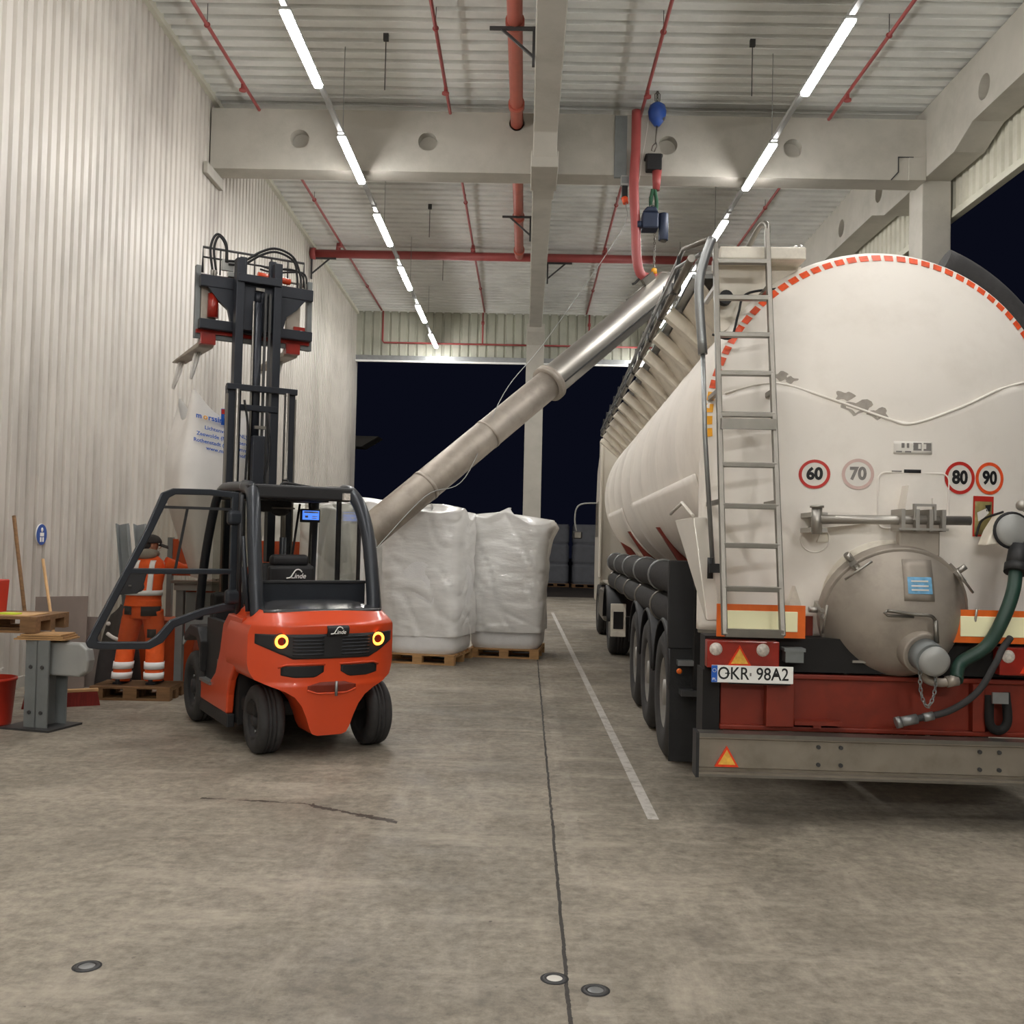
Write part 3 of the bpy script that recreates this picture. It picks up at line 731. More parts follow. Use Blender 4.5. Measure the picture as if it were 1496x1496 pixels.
MB().bb(-.24, -.02, .18, .20, 1.02, 1.035).cyl((-.13, .19, 1.03), (-.13, .25, 1.14), .014, seg=10).build('swing_bolt', M['stain'], TR)
# elbow, air hose
EL = OUT + Vector((.05, -.05, -.14))
MB().tube(smooth_path([EL + Vector((-.03, .02, .04)), EL + Vector((-.02, 0, -.03)), EL + Vector((.06, 0, -.05)), EL + Vector((.12, 0, -.04))], 6), .028, 12) \
    .cyl(EL + Vector((.10, 0, -.045)), EL + Vector((.17, 0, -.03)), .036, seg=14).build('air_elbow', M['stain_dull'], TR)
MB().tube(smooth_path([EL + Vector((.16, 0, -.032)), (.40, .06, 1.05), (.55, .04, 1.16), (.64, .02, 1.33), (.72, .05, 1.52), (.77, .12, 1.70)], 8), .042, 14).build('air_hose', M['green'], TR)
MB().cyl((.755, .1, 1.65), (.80, .14, 1.80), .062, seg=18).cyl((.75, .09, 1.63), (.765, .11, 1.68), .07, seg=18).build('hose_coupling', M['black'], TR)
MB().prism([(.60, 1.80), (.99, 1.83), (.99, 1.97), (.70, 2.0), (.64, 1.9)], (0, .17, 0), (1, 0, 0), (0, 0, 1), (0, .14, 0)).build('coupling_bracket', M['white2'], TR, bevel=.01)
MB().lathe([(0, .07), (.09, .07), (.105, .055), (.105, 0)], (.755, .19, 1.90), (0, -1, 0), 30).build('coupling_cap', M['grey_l'], TR)
MB().torus((.755, .15, 1.90), .11, .012, (0, 1, 0)).build('cap_gasket', M['ink'], TR)
MB().tube(smooth_path([(.84, .15, 2.02), (.86, .12, 2.08), (.85, .12, 2.12)], 4), .02, 8).ball((.80, .12, 2.06), .035).build('cap_handle', M['stain'], TR)
MB().tube(smooth_path([D(.62, 1.86, .02), D(.66, 1.97, .03), (.72, .2, 2.02)], 6), .008, 6).build('cap_wire', M['ink'], TR)
hp = smooth_path([(.70, .04, 1.22), (.63, .0, 1.15), (.58, -.02, 1.06), (.47, -.02, .88), (.30, -.02, .76), (.12, -.02, .71), (-.02, -.02, .68)], 7)
MB().tube(hp, .021, 10).build('spare_hose', M['rubber_w'], TR)
MB().cyl((-.0, -.02, .683), (.10, -.02, .705), .032, seg=14).cyl((-.03, -.02, .675), (.0, -.02, .683), .037, seg=14).cyl((.14, -.02, .713), (.20, -.02, .727), .028, seg=12).build('hose_end', M['steel'], TR)
def chain(m, pts, s=.028, r=.0045):
    P = smooth_path(pts, 12); L_ = 0; last = P[0]; i = 0; acc = 0
    for p in P[1:]:
        d = p - last
        acc += d.length
        if acc >= s * .8:
            t = d.normalized(); side = (t.orthogonal() if i % 2 else t.cross(t.orthogonal())).normalized()
            ring = [p + t * (math.cos(2 * math.pi * k / 10) * s * .62) + side * (math.sin(2 * math.pi * k / 10) * s * .34) for k in range(10)]
            m.tube(ring, r, 5, closed=True); acc = 0; i += 1
        last = p
    return m
chain(MB(), [(.10, -.06, 1.02), (.11, -.06, .87), (.15, -.06, .79), (.19, -.06, .87), (.20, -.06, 1.02)]).build('safety_chain', M['steel'], TR)

# ---- ladder
lad = MB()
LX0, LX1 = -1.105, -.745
def lp(x, z): return (x, -.06 + (z - 1.2) * .225, z)
m = MB()
for x, zt in ((LX0 - .005, 3.86), (LX1 - .005, 3.97)): m.bar(lp(x, 1.20), lp(x, zt), .034, .05, (0, 1, 0))
m.build('ladder_rail', M['alu'], TR, bevel=.005)
for z in (3.727, 3.459, 3.191, 2.918, 2.632, 2.40, 2.292, 2.019, 1.764, 1.489):
    if z == 2.40: continue
    MB().bar(lp(LX0, z), lp(LX1, z), .05, .034).build('ladder_rung', M['alu'], TR, bevel=.004)
MB().bb(LX0, LX1, .20, .23, 2.53, 2.60).build('ladder_plate', M['alu'], TR)
MB().bar(lp(LX0, 1.215), lp(LX1, 1.215), .05, .05).build('ladder_foot', M['alu'], TR)
MB().tube(smooth_path([lp(LX1, 3.95), (LX1 - .0, .60, 4.02), (LX1 - .03, .72, 4.03), (LX1 - .08, 1.2, 3.88)], 5), .02, 8).build('grab_handle', M['alu'], TR)
for z in (3.55, 2.8, 2.05):
    for x in (LX0, LX1): MB().bar(lp(x, z), (x, .30 + .27 * ((x - XC) ** 2 + (z - ZC) ** 2) + .04, z), .03, .03).build('ladder_stay', M['alu'], TR)

# ---- walkway along the top left, folded hand rail
MB().bb(-1.06, -.46, .62, 1.0, 3.78, 3.87).build('walkway_end', M['white2'], TR, bevel=.01)
MB().prism([(-1.06, 3.78), (-.45, 3.78), (-.45, 3.62), (-1.04, 3.28)], (0, .80, 0), (1, 0, 0), (0, 0, 1), (0, .03, 0)).build('walkway_panel', M['white2'], TR)
MB().bb(-1.20, -.62, 1.0, 12.1, 3.74, 3.775).build('walkway_deck', M['steel'], TR)
MB().grid(lambda u, v: (-1.13 + .23 * u, 1.0 + 11.1 * v, 3.72 - .30 * u), 2, 6, smooth=False).build('walkway_valance', M['white2'], TR, solid=.012)
for k in range(12):
    y = 2.0 + .93 * k
    MB().bar((-1.255, y, 3.71), (-.90, y, 3.41), .11, .12, (0, 1, 0)).build('walkway_strut', M['white2'], TR, bevel=.006)
MB().cyl((-1.26, .62, 3.78), (-1.26, 12.1, 3.78), .028, seg=10).build('edge_rail', M['alu'], TR)
MB().tube([(-1.17, .45, 3.86), (-1.24, 1.2, 4.02), (-1.25, 6, 3.96), (-1.25, 12.0, 3.92)], .02, 8).build('hand_rail', M['alu'], TR)
MB().tube([(-1.21, .52, 3.78), (-1.28, 1.3, 3.9), (-1.28, 12.0, 3.86)], .016, 8).build('hand_rail', M['steel'], TR)
for k in range(12):
    y = 1.5 + .93 * k
    MB().bar((-1.27, y, 3.74), (-1.25, y - .12, 4.02), .03, .014).bb(-1.30, -1.22, y - .06, y + .06, 3.76, 3.82).build('rail_stanchion', M['steel_d'], TR)
MB().tube(smooth_path([(-1.15, .42, 3.86), (-1.20, .40, 3.72), (-1.24, .38, 3.5), (-1.21, .36, 3.05)], 5), .032, 10).build('rail_lever', M['steel'], TR)
MB().tube([(-1.21, .36, 3.06), (-1.19, .34, 2.5), (-1.13, .30, 1.62)], .016, 8).build('rail_rod', M['steel'], TR)
MB().bb(-1.16, -1.08, .24, .34, 1.58, 1.64).cyl((-1.15, .28, 1.54), (-1.15, .28, 1.68), .02, seg=8).build('rod_latch', M['ink'], TR)
MB().tube(smooth_path([(-.52, 1.0, 3.86), (-.50, 1.0, 3.94), (-.44, 1.02, 3.98), (-.40, 1.05, 3.96)], 4), .022, 8).ball((-.40, 1.05, 3.97), .045).build('top_clamp', M['stain'], TR)
MB().cyl((-.55, .95, 3.80), (.2, 1.3, 3.87), .014, seg=8).build('top_stay', M['alu'], TR)
MB().tube(smooth_path([(-.62, .72, 3.60), (-.86, .70, 3.55), (-.92, .66, 3.40), (-.98, .62, 3.22), (-1.10, .66, 3.25)], 6), .009, 6).cyl((-1.0, .78, 3.53), (-1.0, .70, 3.53), .05, seg=16).build('air_line', M['ink'], TR)
for k in range(4):
    MB().lathe([(0, .16), (.22, .15), (.25, .12), (.25, -.05)], (-.05, 2.6 + 2.6 * k, ZC + RT - .02), (0, 0, 1), 24).build('manhole_lid', M['stain'], TR)
# big black hose lying round the right shoulder of the tank
MB().torus((XC + .02, 1.12, ZC), RT + .12, .13, (0, 1, 0), 30, 14, R_(24), R_(120), (0, 0, 1)).build('shoulder_hose', M['rubber_w'], TR)

# ---- chassis, crossmember, bumper
for x in (-.5, .5): MB().bb(x - .06, x + .06, .4, 10.6, .98, 1.30).build('chassis_rail', M['redframe'], TR)
MB().bb(-1.08, 1.22, .22, .30, .57, .93).bb(-1.08, 1.22, .19, .32, .905, .935).bb(-1.09, 1.22, .17, .30, .57, .60) \
    .bb(-.80, -.62, .14, .24, .60, .905).bb(.52, .60, .16, .24, .60, .905).build('crossmember', M['redframe'], TR, bevel=.006)
MB().bb(-.62, -.32, .12, .23, .62, .645).bb(-.50, -.45, .13, .23, .6, .63).build('step_bracket', M['redframe'], TR)
MB().bb(-1.16, 1.16, .42, .50, .6, 1.16).build('underbody_panel', M['dark'], TR)
MB().bb(-1.2, -1.09, .2, .45, .40, .95).build('bumper_hanger', M['dark'], TR)
MB().bb(1.09, 1.2, .2, .45, .40, .95).build('bumper_hanger', M['dark'], TR)
m = MB().prism([(0, .305), (0, .33), (.03, .335), (.03, .352), (.012, .36), (.012, .535), (-.012, .545), (-.012, .574), (.12, .574), (.12, .305)],
               (-1.25, 0, 0), (0, 1, 0), (0, 0, 1), (2.5, 0, 0))
m.build('rear_bumper', M['alu_rail'], TR)
MB().bb(-1.25, 1.25, -.016, .1, .552, .576).bb(-1.25, 1.25, -.006, .1, .303, .318).build('bumper_lip', M['alu'], TR)
for x in (-.50, -.36, .50, .62):
    for z in (.505, .395): MB().cyl((x, .015, z), (x, -.002, z), .013, seg=10).build('bumper_bolt', M['steel_d'], TR)
MB().bb(-1.27, -1.25, -.02, .13, .3, .58).build('bumper_end', M['black'], TR)
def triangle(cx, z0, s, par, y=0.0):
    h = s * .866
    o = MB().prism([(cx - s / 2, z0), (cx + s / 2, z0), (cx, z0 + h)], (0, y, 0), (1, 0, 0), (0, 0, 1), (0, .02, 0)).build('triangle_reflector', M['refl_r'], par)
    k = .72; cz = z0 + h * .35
    MB().prism([(cx - s / 2 * k, cz - h * .33 * k), (cx + s / 2 * k, cz - h * .33 * k), (cx, cz + h * .66 * k)], (0, y - .003, 0), (1, 0, 0), (0, 0, 1), (0, .004, 0)).build('reflector_glow', M['refl_y'], o)
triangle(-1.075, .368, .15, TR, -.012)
# tail light clusters
def cluster(sg):
    x0 = -1.19 if sg < 0 else .66
    o = MB().bb(x0, x0 + .46, .10, .2, .975, 1.15).build('tail_light', M['lampred'], TR, bevel=.006)
    for q in (.055, .355):
        MB().lathe([(0, .02), (.03, .018), (.042, .0)], (x0 + q, .10, 1.095), (0, -1, 0), 18).build('clear_lens', M['lens'], o)
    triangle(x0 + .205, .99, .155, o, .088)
    return o
cluster(-1); cluster(1)
MB().bb(-1.19, 1.2, .2, .4, .95, 1.17).build('light_beam', M['dark'], TR)
MB().bb(-.69, -.575, .10, .2, 1.02, 1.095).bb(-.70, -.565, .09, .2, 1.09, 1.112).build('junction_box', M['grey_p'], TR)
# marker boards
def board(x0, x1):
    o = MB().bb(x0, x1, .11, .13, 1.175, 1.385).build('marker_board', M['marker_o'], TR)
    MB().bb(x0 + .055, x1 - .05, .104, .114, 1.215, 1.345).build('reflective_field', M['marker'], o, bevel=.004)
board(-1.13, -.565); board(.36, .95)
# number plate
pl = MB().bb(-1.165, -.645, .075, .085, .885, .995).build('number_plate', M['plate_w'], TR, bevel=.004); pl['label'] = 'white number plate'
MB().bb(-1.165, -1.128, .073, .08, .887, .993).build('country_band', M['plate_b'], pl)
text_obj('PL', .026, M['plate_w'], pl, 'country_letters', lambda x, y: (-1.147 + x, .0715, .905 + y))
for k in range(12):
    a = k * math.pi / 6
    MB().cyl((-1.147 + .011 * math.cos(a), .0725, .962 + .011 * math.sin(a)), (-1.147 + .011 * math.cos(a), .072, .962 + .011 * math.sin(a)), .0022, seg=5).build('star', M['marker'], pl)
text_obj('OKR', .112, M['ink'], pl, 'plate_letters', lambda x, y: (-1.027 + x * .86, .0735, .941 + y), bold=.001)
text_obj('98A2', .112, M['ink'], pl, 'plate_letters', lambda x, y: (-.778 + x * .86, .0735, .941 + y), bold=.001)
MB().bb(-.922, -.912, .072, .076, .93, .95).build('plate_seal', M['ink_g'], pl)
for x in (-1.063, -.755): MB().bar((x - .016, .0725, .945), (x + .016, .0725, .945), .003, .006).bar((x, .0725, .935), (x, .0725, .955), .006, .003).build('plate_screw', M['ink'], pl)
MB().bb(-1.05, -.66, .085, .2, .875, .892).build('plate_holder', M['dark'], TR)
MB().bb(.60, .70, .06, .075, .80, .87, ).build('coupling_tag', M['steel'], TR)
MB().tube(smooth_path([(.62, .15, .84), (.62, .14, .66), (.68, .14, .62), (.73, .14, .68), (.72, .15, .86)], 5), .03, 8).build('hanging_strap', M['dark'], TR)

# ---- left flank: hose tubes, flaps, axles
for x, z in ((-1.14, 1.48), (-1.12, 1.20)):
    MB().cyl((x, 1.42, z), (x, 9.6, z), .135, seg=20).build('hose_tube', M['rubber_w'], TR)
for y in (3.0, 4.6, 6.2, 7.8, 9.3):
    MB().torus((-1.14, y, 1.48), .14, .012, (0, 1, 0), 20, 6).build('tube_strap', M['steel'], TR)
    MB().torus((-1.12, y, 1.20), .14, .012, (0, 1, 0), 20, 6).build('tube_strap', M['alu'], TR)
MB().bb(-1.29, -.98, 1.36, 1.42, .96, 1.64).build('tube_end_plate', M['black'], TR, bevel=.01)
MB().bb(-1.27, -.86, 1.36, 1.375, .10, .96).build('mud_flap', M['rubber'], TR)
MB().bb(-1.2, -.95, 1.2, 1.37, .62, .66).build('flap_bracket', M['steel_d'], TR)
MB().bb(-1.1, -.7, 1.26, 1.36, .58, 1.5).build('flap_post', M['dark'], TR)
MB().bb(-1.22, -1.05, 1.28, 1.36, .84, .88).build('side_bracket', M['steel'], TR)
MB().ball((-1.21, 1.27, .80), .022).build('side_marker', M['marker_o'], TR)
def wheel(par, x, y, r, w, sg, name='wheel', rimm='rim'):
    """tyre lathe about the local x axis; sg = outer side"""
    h = w / 2
    pr = [(r * .56, -h * .8), (r * .62, -h), (r * .86, -h * 1.04), (r * .965, -h * .86), (r, -h * .66), (r, -h * .36), (r - .014, -h * .34), (r - .014, -h * .28), (r, -h * .26),
          (r, h * .0 - .01), (r - .014, -.008), (r - .014, .008), (r, .01), (r, h * .26), (r - .014, h * .28), (r - .014, h * .34), (r, h * .36), (r, h * .66), (r * .965, h * .86), (r * .86, h * 1.04), (r * .62, h), (r * .56, h * .8)]
    o = MB().lathe(pr, (x, y, r), (1, 0, 0), 40).build('tyre', M['rubber_w'], par)
    q = sg
    rp = [(r * .58, h * .82 * q), (r * .54, h * .9 * q), (r * .50, h * .55 * q), (r * .36, h * .42 * q), (r * .30, h * .55 * q), (r * .2, h * .62 * q), (r * .2, h * .9 * q), (0, h * .95 * q)]
    k = MB().lathe(rp, (x, y, r), (1, 0, 0), 32)
    k.lathe([(r * .58, -h * .82 * q), (r * .4, -h * .3 * q), (0, -h * .3 * q)], (x, y, r), (1, 0, 0), 24)
    k.build('rim', M[rimm], o)
    nb = MB()
    for j in range(10):
        a = 2 * math.pi * j / 10
        nb.cyl((x + q * h * .44, y + r * .40 * math.cos(a), r + r * .40 * math.sin(a)), (x + q * h * .62, y + r * .40 * math.cos(a), r + r * .40 * math.sin(a)), .014, seg=6)
    nb.build('wheel_nuts', M['steel'], o)
    return o
for y in (2.02, 3.33, 4.64):
    wheel(TR, -1.07, y, .53, .37, -1); wheel(TR, 1.07, y, .53, .37, 1)
    MB().cyl((-1.0, y, .53), (1.0, y, .53), .08, seg=14).build('axle', M['dark'], TR)
    MB().lathe([(.60, -.2), (.62, -.18), (.62, .18), (.60, .2)], (-1.07, y, .53), (1, 0, 0), 24, True, R_(-80), R_(80), (0, 0, 1)).build('mudguard', M['black'], TR, solid=.01)
for y in (4.4, 8.2):
    MB().prism([(-1.06, 1.95), (-.9, 1.95), (-.5, 1.3), (-.62, 1.3)], (0, y, 0), (1, 0, 0), (0, 0, 1), (0, .1, 0)).build('tank_cradle', M['redframe'], TR)
MB().prism([(-1.0, 1.8), (-.82, 1.7), (-.5, 1.3), (-.7, 1.3)], (0, 10.4, 0), (1, 0, 0), (0, 0, 1), (0, .1, 0)).build('tank_cradle', M['redframe'], TR)
MB().bb(-.6, .6, 9.0, 10.6, 1.2, 1.32).build('king_pin_plate', M['redframe'], TR)
MB().cyl((-.75, 7.6, 0.03), (-.75, 7.6, 1.2), .06, seg=10).cyl((.75, 7.6, 0.03), (.75, 7.6, 1.2), .06, seg=10).bb(-.9, -.6, 7.45, 7.75, .28, .31).build('landing_leg', M['dark'], TR)

# ================================================================== TRACTOR
tl = lambda x, y: (2.38 + x * math.cos(YAW) - y * math.sin(YAW), 6.3 + x * math.sin(YAW) + y * math.cos(YAW), 0)
TK = thing('truck', 'white tractor truck in front of the silo tank', 'truck', tl(0, 9.7), YAW)
cab = MB().prism([(3.1, 1.02), (5.1, .55), (5.2, 1.6), (4.95, 2.6), (4.6, 3.3), (3.4, 3.74), (3.1, 3.72)], (-1.22, 0, 0), (0, 1, 0), (0, 0, 1), (2.44, 0, 0)).build('cab', M['cab'], TK, bevel=.06)
MB().bb(-1.255, -1.21, 2.78, 3.2, 1.12, 3.76).build('side_deflector', M['cab'], TK, bevel=.02)
MB().bb(1.21, 1.255, 2.78, 3.2, 1.12, 3.76).build('side_deflector', M['cab'], TK, bevel=.02)
MB().bb(-1.235, -1.215, 3.6, 4.7, 1.9, 2.6).build('side_window', M['glass_d'], TK)
MB().prism([(0, 1.9), (0, 2.7), (-.2, 2.65), (-.1, 1.85)], (-1.1, 5.17, 0), (0, 1, 0), (0, 0, 1), (2.2, 0, 0)).build('windscreen', M['ink'], TK)
MB().tube(smooth_path([(-1.22, 4.9, 2.62), (-1.5, 4.95, 2.60), (-1.63, 4.95, 2.50), (-1.66, 4.95, 2.25), (-1.62, 4.95, 2.0)], 5), .015, 8).build('mirror_arm', M['grey_l'], TK)
MB().bb(-1.70, -1.50, 4.88, 4.98, 1.86, 2.02).build('mirror', M['black'], TK, bevel=.03)
MB().bb(-1.66, -1.53, 4.86, 4.885, 1.88, 2.0).build('mirror_glass', M['alu'], TK)
for sg in (-1, 1): MB().bb(sg * .42 - .05, sg * .42 + .05, -1.0, 4.6, .62, .92).build('chassis_rail', M['dark'], TK)
for x, y, q in ((-1.06, 3.55, -1), (1.06, 3.55, 1), (-1.06, 0, -1), (1.06, 0, 1)): wheel(TK, x, y, .51, .32, q)
for y in (0, 3.55): MB().cyl((-.95, y, .51), (.95, y, .51), .08, seg=12).build('axle', M['dark'], TK)
for sg in (-1, 1):
    MB().lathe([(.57, -.24), (.60, -.22), (.60, .22), (.57, .24)], (sg * 1.05, 0, .51), (1, 0, 0), 24, True, R_(-85), R_(85), (0, 0, 1)).build('mudguard', M['black'], TK, solid=.012)
MB().bb(-1.24, -.75, 1.3, 2.7, .42, .95).build('fuel_tank', M['alu'], TK, bevel=.05)
MB().bb(-1.26, -.3, -.25, 1.2, 1.115, 1.14).build('deck_plate', M['cab'], TK)
MB().cyl((0, -.2, .93), (0, -.2, 1.16), .45, seg=24).build('fifth_wheel', M['dark'], TK)
o = MB().bb(-1.25, -1.02, -.95, -.90, .36, .86).build('tail_panel', M['white2'], TK, bevel=.01)
MB().bb(-1.21, -1.06, -.96, -.945, .48, .74).build('tail_lamp', M['dark'], o)
MB().bb(-1.2, 1.2, -.90, -.80, .55, .66).build('rear_beam', M['dark'], TK)
# ================================================================== FORKLIFT
FK = thing('forklift', 'orange and black forklift with open left door and raised mast', 'forklift', (-1.754, 8.315, 0), .541)
HW = [(.19, .10), (.205, .14), (.25, .165), (.34, .195), (.43, .235), (.50, .29), (.55, .37), (.59, .475), (.63, .565), (.68, .60), (.75, .615), (.98, .615), (1.04, .605), (1.08, .585), (1.17, .50)]
def hw(z):
    for (a, p), (b, q) in zip(HW, HW[1:]):
        if z <= b: return p + (q - p) * max(0, z - a) / (b - a)
    return HW[-1][1]
def cwy(x, z, off=0.0):
    y = -.50 + .24 * min(1, abs(x) / .615) ** 3.2
    if z > 1.06: y += (z - 1.06) * 1.25
    elif z > .985: y += (1.06 - z) * .15
    elif z > .60: y += .012
    if z < .60: y += (.60 - z) * .10
    return y - off
zs = [.19, .205, .23, .25, .30, .34, .39, .43, .47, .50, .53, .55, .57, .59, .61, .63, .66, .70, .76, .82, .88, .94, .98, .99, 1.02, 1.05, 1.065, 1.09, 1.12, 1.15, 1.17]
NS = 28
def cw_row(z):
    w = hw(z); yf = .42 if z > .62 else -.12
    if z > .66: yf = .42 - max(0, z - .9) * .5
    row = [(-w, yf, z), (-w, (yf + cwy(w, z)) / 2, z)]
    for k in range(NS + 1):
        t = -1 + 2 * k / NS
        row.append((w * t, cwy(w * t, z), z))
    row += [(w, (yf + cwy(w, z)) / 2, z), (w, yf, z)]
    return row
rows = [cw_row(z) for z in zs]; n = len(rows[0])
m = MB(); vs = [p for r in rows for p in r]
fs = [(i * n + k, i * n + k + 1, (i + 1) * n + k + 1, (i + 1) * n + k) for i in range(len(rows) - 1) for k in range(n - 1)]
fs += [tuple(range(n)), tuple((len(rows) - 1) * n + k for k in range(n))] + [(i * n, (i + 1) * n, (i + 1) * n + n - 1, i * n + n - 1) for i in range(len(rows) - 1)]
m._add(vs, fs, True)
o = m.build('counterweight', M['orange'], FK)
o.modifiers.new('es', 'EDGE_SPLIT').split_angle = R_(38)
def on_cw(name, poly, m_, off=.004, parent=None, n=14):
    """inset panel lying on the counterweight's rear face; poly given as top/bottom curves over x"""
    x0, x1, top, bot = poly
    g = MB().grid(lambda u, v: (lambda x: (lambda z: (x, cwy(x, z, off), z))(bot(x) + (top(x) - bot(x)) * v))(x0 + (x1 - x0) * u), n * 2, 8)
    return g.build(name, m_, parent or FK, solid=.004)
gtop = lambda x: .993
gbot = lambda x: .80 + max(0, min(1, (abs(x) - .32) / .07)) * .035 + max(0, min(1, (abs(x) - .40) / .18)) * .085
gr = on_cw('rear_grille', (-.575, .575, gtop, gbot), M['black'], .006, n=20)
for z in (.835, .862, .889, .916, .943, .970):
    for a, b in ((-.32, -.075), (.075, .32)):
        MB().grid(lambda u, v: (lambda x: (x, cwy(x, z, .012), z - .006 + .012 * v))(a + (b - a) * u), 8, 1).build('louvre', M['blackm'], gr, solid=.012)
for sx in (-1, 1):
    on_cw('vent_slot', (min(sx * .07, sx * .40), max(sx * .07, sx * .40), lambda x: .745 + 0 * x, lambda x: .655 + max(0, (abs(x) - .30)) * .2 + max(0, (.14 - abs(x))) * .6), M['ink'], .003, n=6)
    MB().tube([(sx * .42, cwy(.42, .735, .004), .735), (sx * .36, cwy(.36, .755, .008), .757), (sx * .2, cwy(.2, .76, .008), .76), (sx * .06, cwy(.06, .76, .008), .757)], .008, 6).build('vent_lip', M['orange'], FK)
    rg = MB().torus((sx * .402, cwy(.402, .94, .018), .94), .044, .0105, (0, -1, 0), 32, 8).build('ring_light', M['ring'], FK)
    MB().cyl((sx * .402, cwy(.402, .94, .0), .94), (sx * .402, cwy(.402, .94, .014), .94), .038, seg=24).build('ring_core', M['ringin'], rg)
    MB().cyl((sx * .402, cwy(.402, .94, .0), .94), (sx * .402, cwy(.402, .94, .008), .94), .064, seg=24).build('ring_housing', M['black'], rg)
# towing pocket
on_cw('tow_pocket', (-.20, .20, lambda x: .615 - max(0, abs(x) - .1) * .25, lambda x: .53 + max(0, abs(x) - .12) * .35), M['redframe'], .003, n=8)
MB().tube([(x, cwy(x, .527, .008), .527 + max(0, abs(x) - .12) * .35) for x in [-.2 + .4 * k / 16 for k in range(17)]], .008, 6).build('pocket_lip', M['orange'], FK)
MB().cyl((.03, cwy(0, .6, .012), .505), (.03, cwy(0, .6, .012), .62), .012, seg=10).build('tow_pin', M['steel'], FK)
# badge
bd = MB().grid(lambda u, v: (-.055 + .18 * u, cwy(-.055 + .18 * u, .975 + .1 * v, .010 + .02 * (1 - (2 * v - 1) ** 2)), .972 + .09 * v), 6, 6).build('badge', M['black'], FK, solid=.02, bevel=.004)
def script_logo(parent, fn, s):
    """handwritten-looking marque: a long swash over a small word"""
    sw = [(-.95, -.30), (-.6, -.24), (-.38, .05), (-.15, .38), (.12, .46), (.35, .34), (.42, .22)]
    MB().tube([fn(p.x * s, p.y * s) for p in smooth_path([Vector((a, b, 0)) for a, b in sw], 6)], s * .06, 6).build('logo_swash', M['plate_w'], parent)
    text_obj('Linde', s * .62, M['plate_w'], parent, 'logo_word', lambda x, y: fn(x + .15 * s + y * .25, y - .12 * s), bold=s * .01)
script_logo(bd, lambda x, y: (.035 + x, cwy(.035, 1.015, .036), 1.017 + y), .072)
# hood, rear panel, chassis
MB().grid(lambda u, v: ((-.50 + 1.0 * u) * (1 - .05 * v), -.365 + .10 * (2 * u - 1) ** 4 + .48 * v, 1.172 + .06 * math.sin(math.pi * .62 * v) * (1 - (2 * u - 1) ** 6)), 24, 12).build('hood', M['hood'], FK, solid=.03)
MB().bb(-.50, .50, .10, .16, 1.16, 1.375).build('rear_panel', M['cabm'], FK, bevel=.015)
MB().bb(-.50, .50, .09, .17, 1.365, 1.39).build('panel_rail', M['black'], FK, bevel=.006)
for sg in (-1, 1):
    pr = [(.40, .26), (1.33, .26), (1.33, .43), (1.0, .45), (.80, .56), (.66, .78), (.58, 1.0), (.42, 1.10), (-.05, 1.10), (.20, .66), (.32, .55), (.38, .42)]
    MB().prism(pr, (sg * .535, 0, 0), (0, 1, 0), (0, 0, 1), (sg * .065, 0, 0)).build('side_panel', M['orange'], FK, bevel=.015)
    MB().bb(sg * .535, sg * .60, .36, 1.36, .15, .262).build('sill', M['black'], FK, bevel=.01)
    MB().prism([(.86, .45), (1.3, .45), (1.3, 1.0), (.66, 1.0), (.70, .80), (.82, .56)], (sg * .50, 0, 0), (0, 1, 0), (0, 0, 1), (sg * .06, 0, 0)).build('step_well', M['black'], FK)
    MB().bb(sg * .535, sg * .62, .92, 1.3, .43, .455).build('step_plate', M['steel'], FK)
    MB().prism([(1.30, .50), (1.28, .78), (1.45, .90), (1.75, .90), (1.98, .80), (1.98, .72), (1.72, .80), (1.48, .80), (1.36, .70)], (sg * .40, 0, 0), (0, 1, 0), (0, 0, 1), (sg * .22, 0, 0)).build('front_fender', M['black'], FK, bevel=.015)
MB().bb(-.52, .52, .30, 1.75, .18, .80).build('chassis', M['dark'], FK)
MB().bb(-.50, .50, -.10, .35, .30, .42).build('rear_axle', M['dark'], FK, bevel=.02)
MB().bb(-.08, .02, -.16, -.10, .33, .36).build('axle_tag', M['steel'], FK)
MB().bb(-.562, -.560, .78, .90, .60, .66).build('step_sticker', M['alu'], FK)
def ftyre(x, y, r, w, sg):
    return wheel(FK, x, y, r, w, sg, rimm='rim_d')
ftyre(-.40, -.02, .275, .20, -1); ftyre(.525, -.02, .275, .20, 1)
ftyre(-.50, 1.62, .33, .24, -1); ftyre(.50, 1.62, .33, .24, 1)
# ---- cab
for sg in (-1, 1):
    MB().tube(smooth_path([(sg * .50, -.10, 1.10), (sg * .505, -.05, 1.35), (sg * .50, .06, 1.75), (sg * .475, .20, 2.02), (sg * .45, .36, 2.15), (sg * .45, .55, 2.185)], 6), .058, 14).build('rear_post', M['cabm'], FK)
    MB().tube(smooth_path([(sg * .45, .50, 2.18), (sg * .46, 1.0, 2.20), (sg * .46, 1.32, 2.18), (sg * .49, 1.46, 2.02), (sg * .53, 1.62, 1.5), (sg * .55, 1.70, .95)], 6), .042, 12).build('front_post', M['cabm'], FK)
    MB().cyl((sg * .57, -.06, 1.15), (sg * .575, .12, 1.75), .018, seg=10).cyl((sg * .572, -.02, 1.2), (sg * .574, .06, 1.5), .026, seg=10).build('grab_rail', M['steel'] if sg > 0 else M['blackm'], FK)
    MB().bb(sg * .53, sg * .545, .35, .41, 1.0, 2.12).build('door_jamb', M['black'], FK)
MB().bb(-.45, .45, .30, .44, 2.08, 2.20).build('roof_header', M['black'], FK, bevel=.02)
MB().bb(-.45, .45, 1.30, 1.42, 2.10, 2.20).build('roof_header', M['black'], FK, bevel=.02)
for y in (.62, .88, 1.14): MB().bb(-.45, .45, y, y + .10, 2.13, 2.19).build('roof_slat', M['black'], FK, bevel=.01)
MB().bb(-.43, .43, .44, 1.3, 2.19, 2.20).build('roof_glass', M['glass_d'], FK)
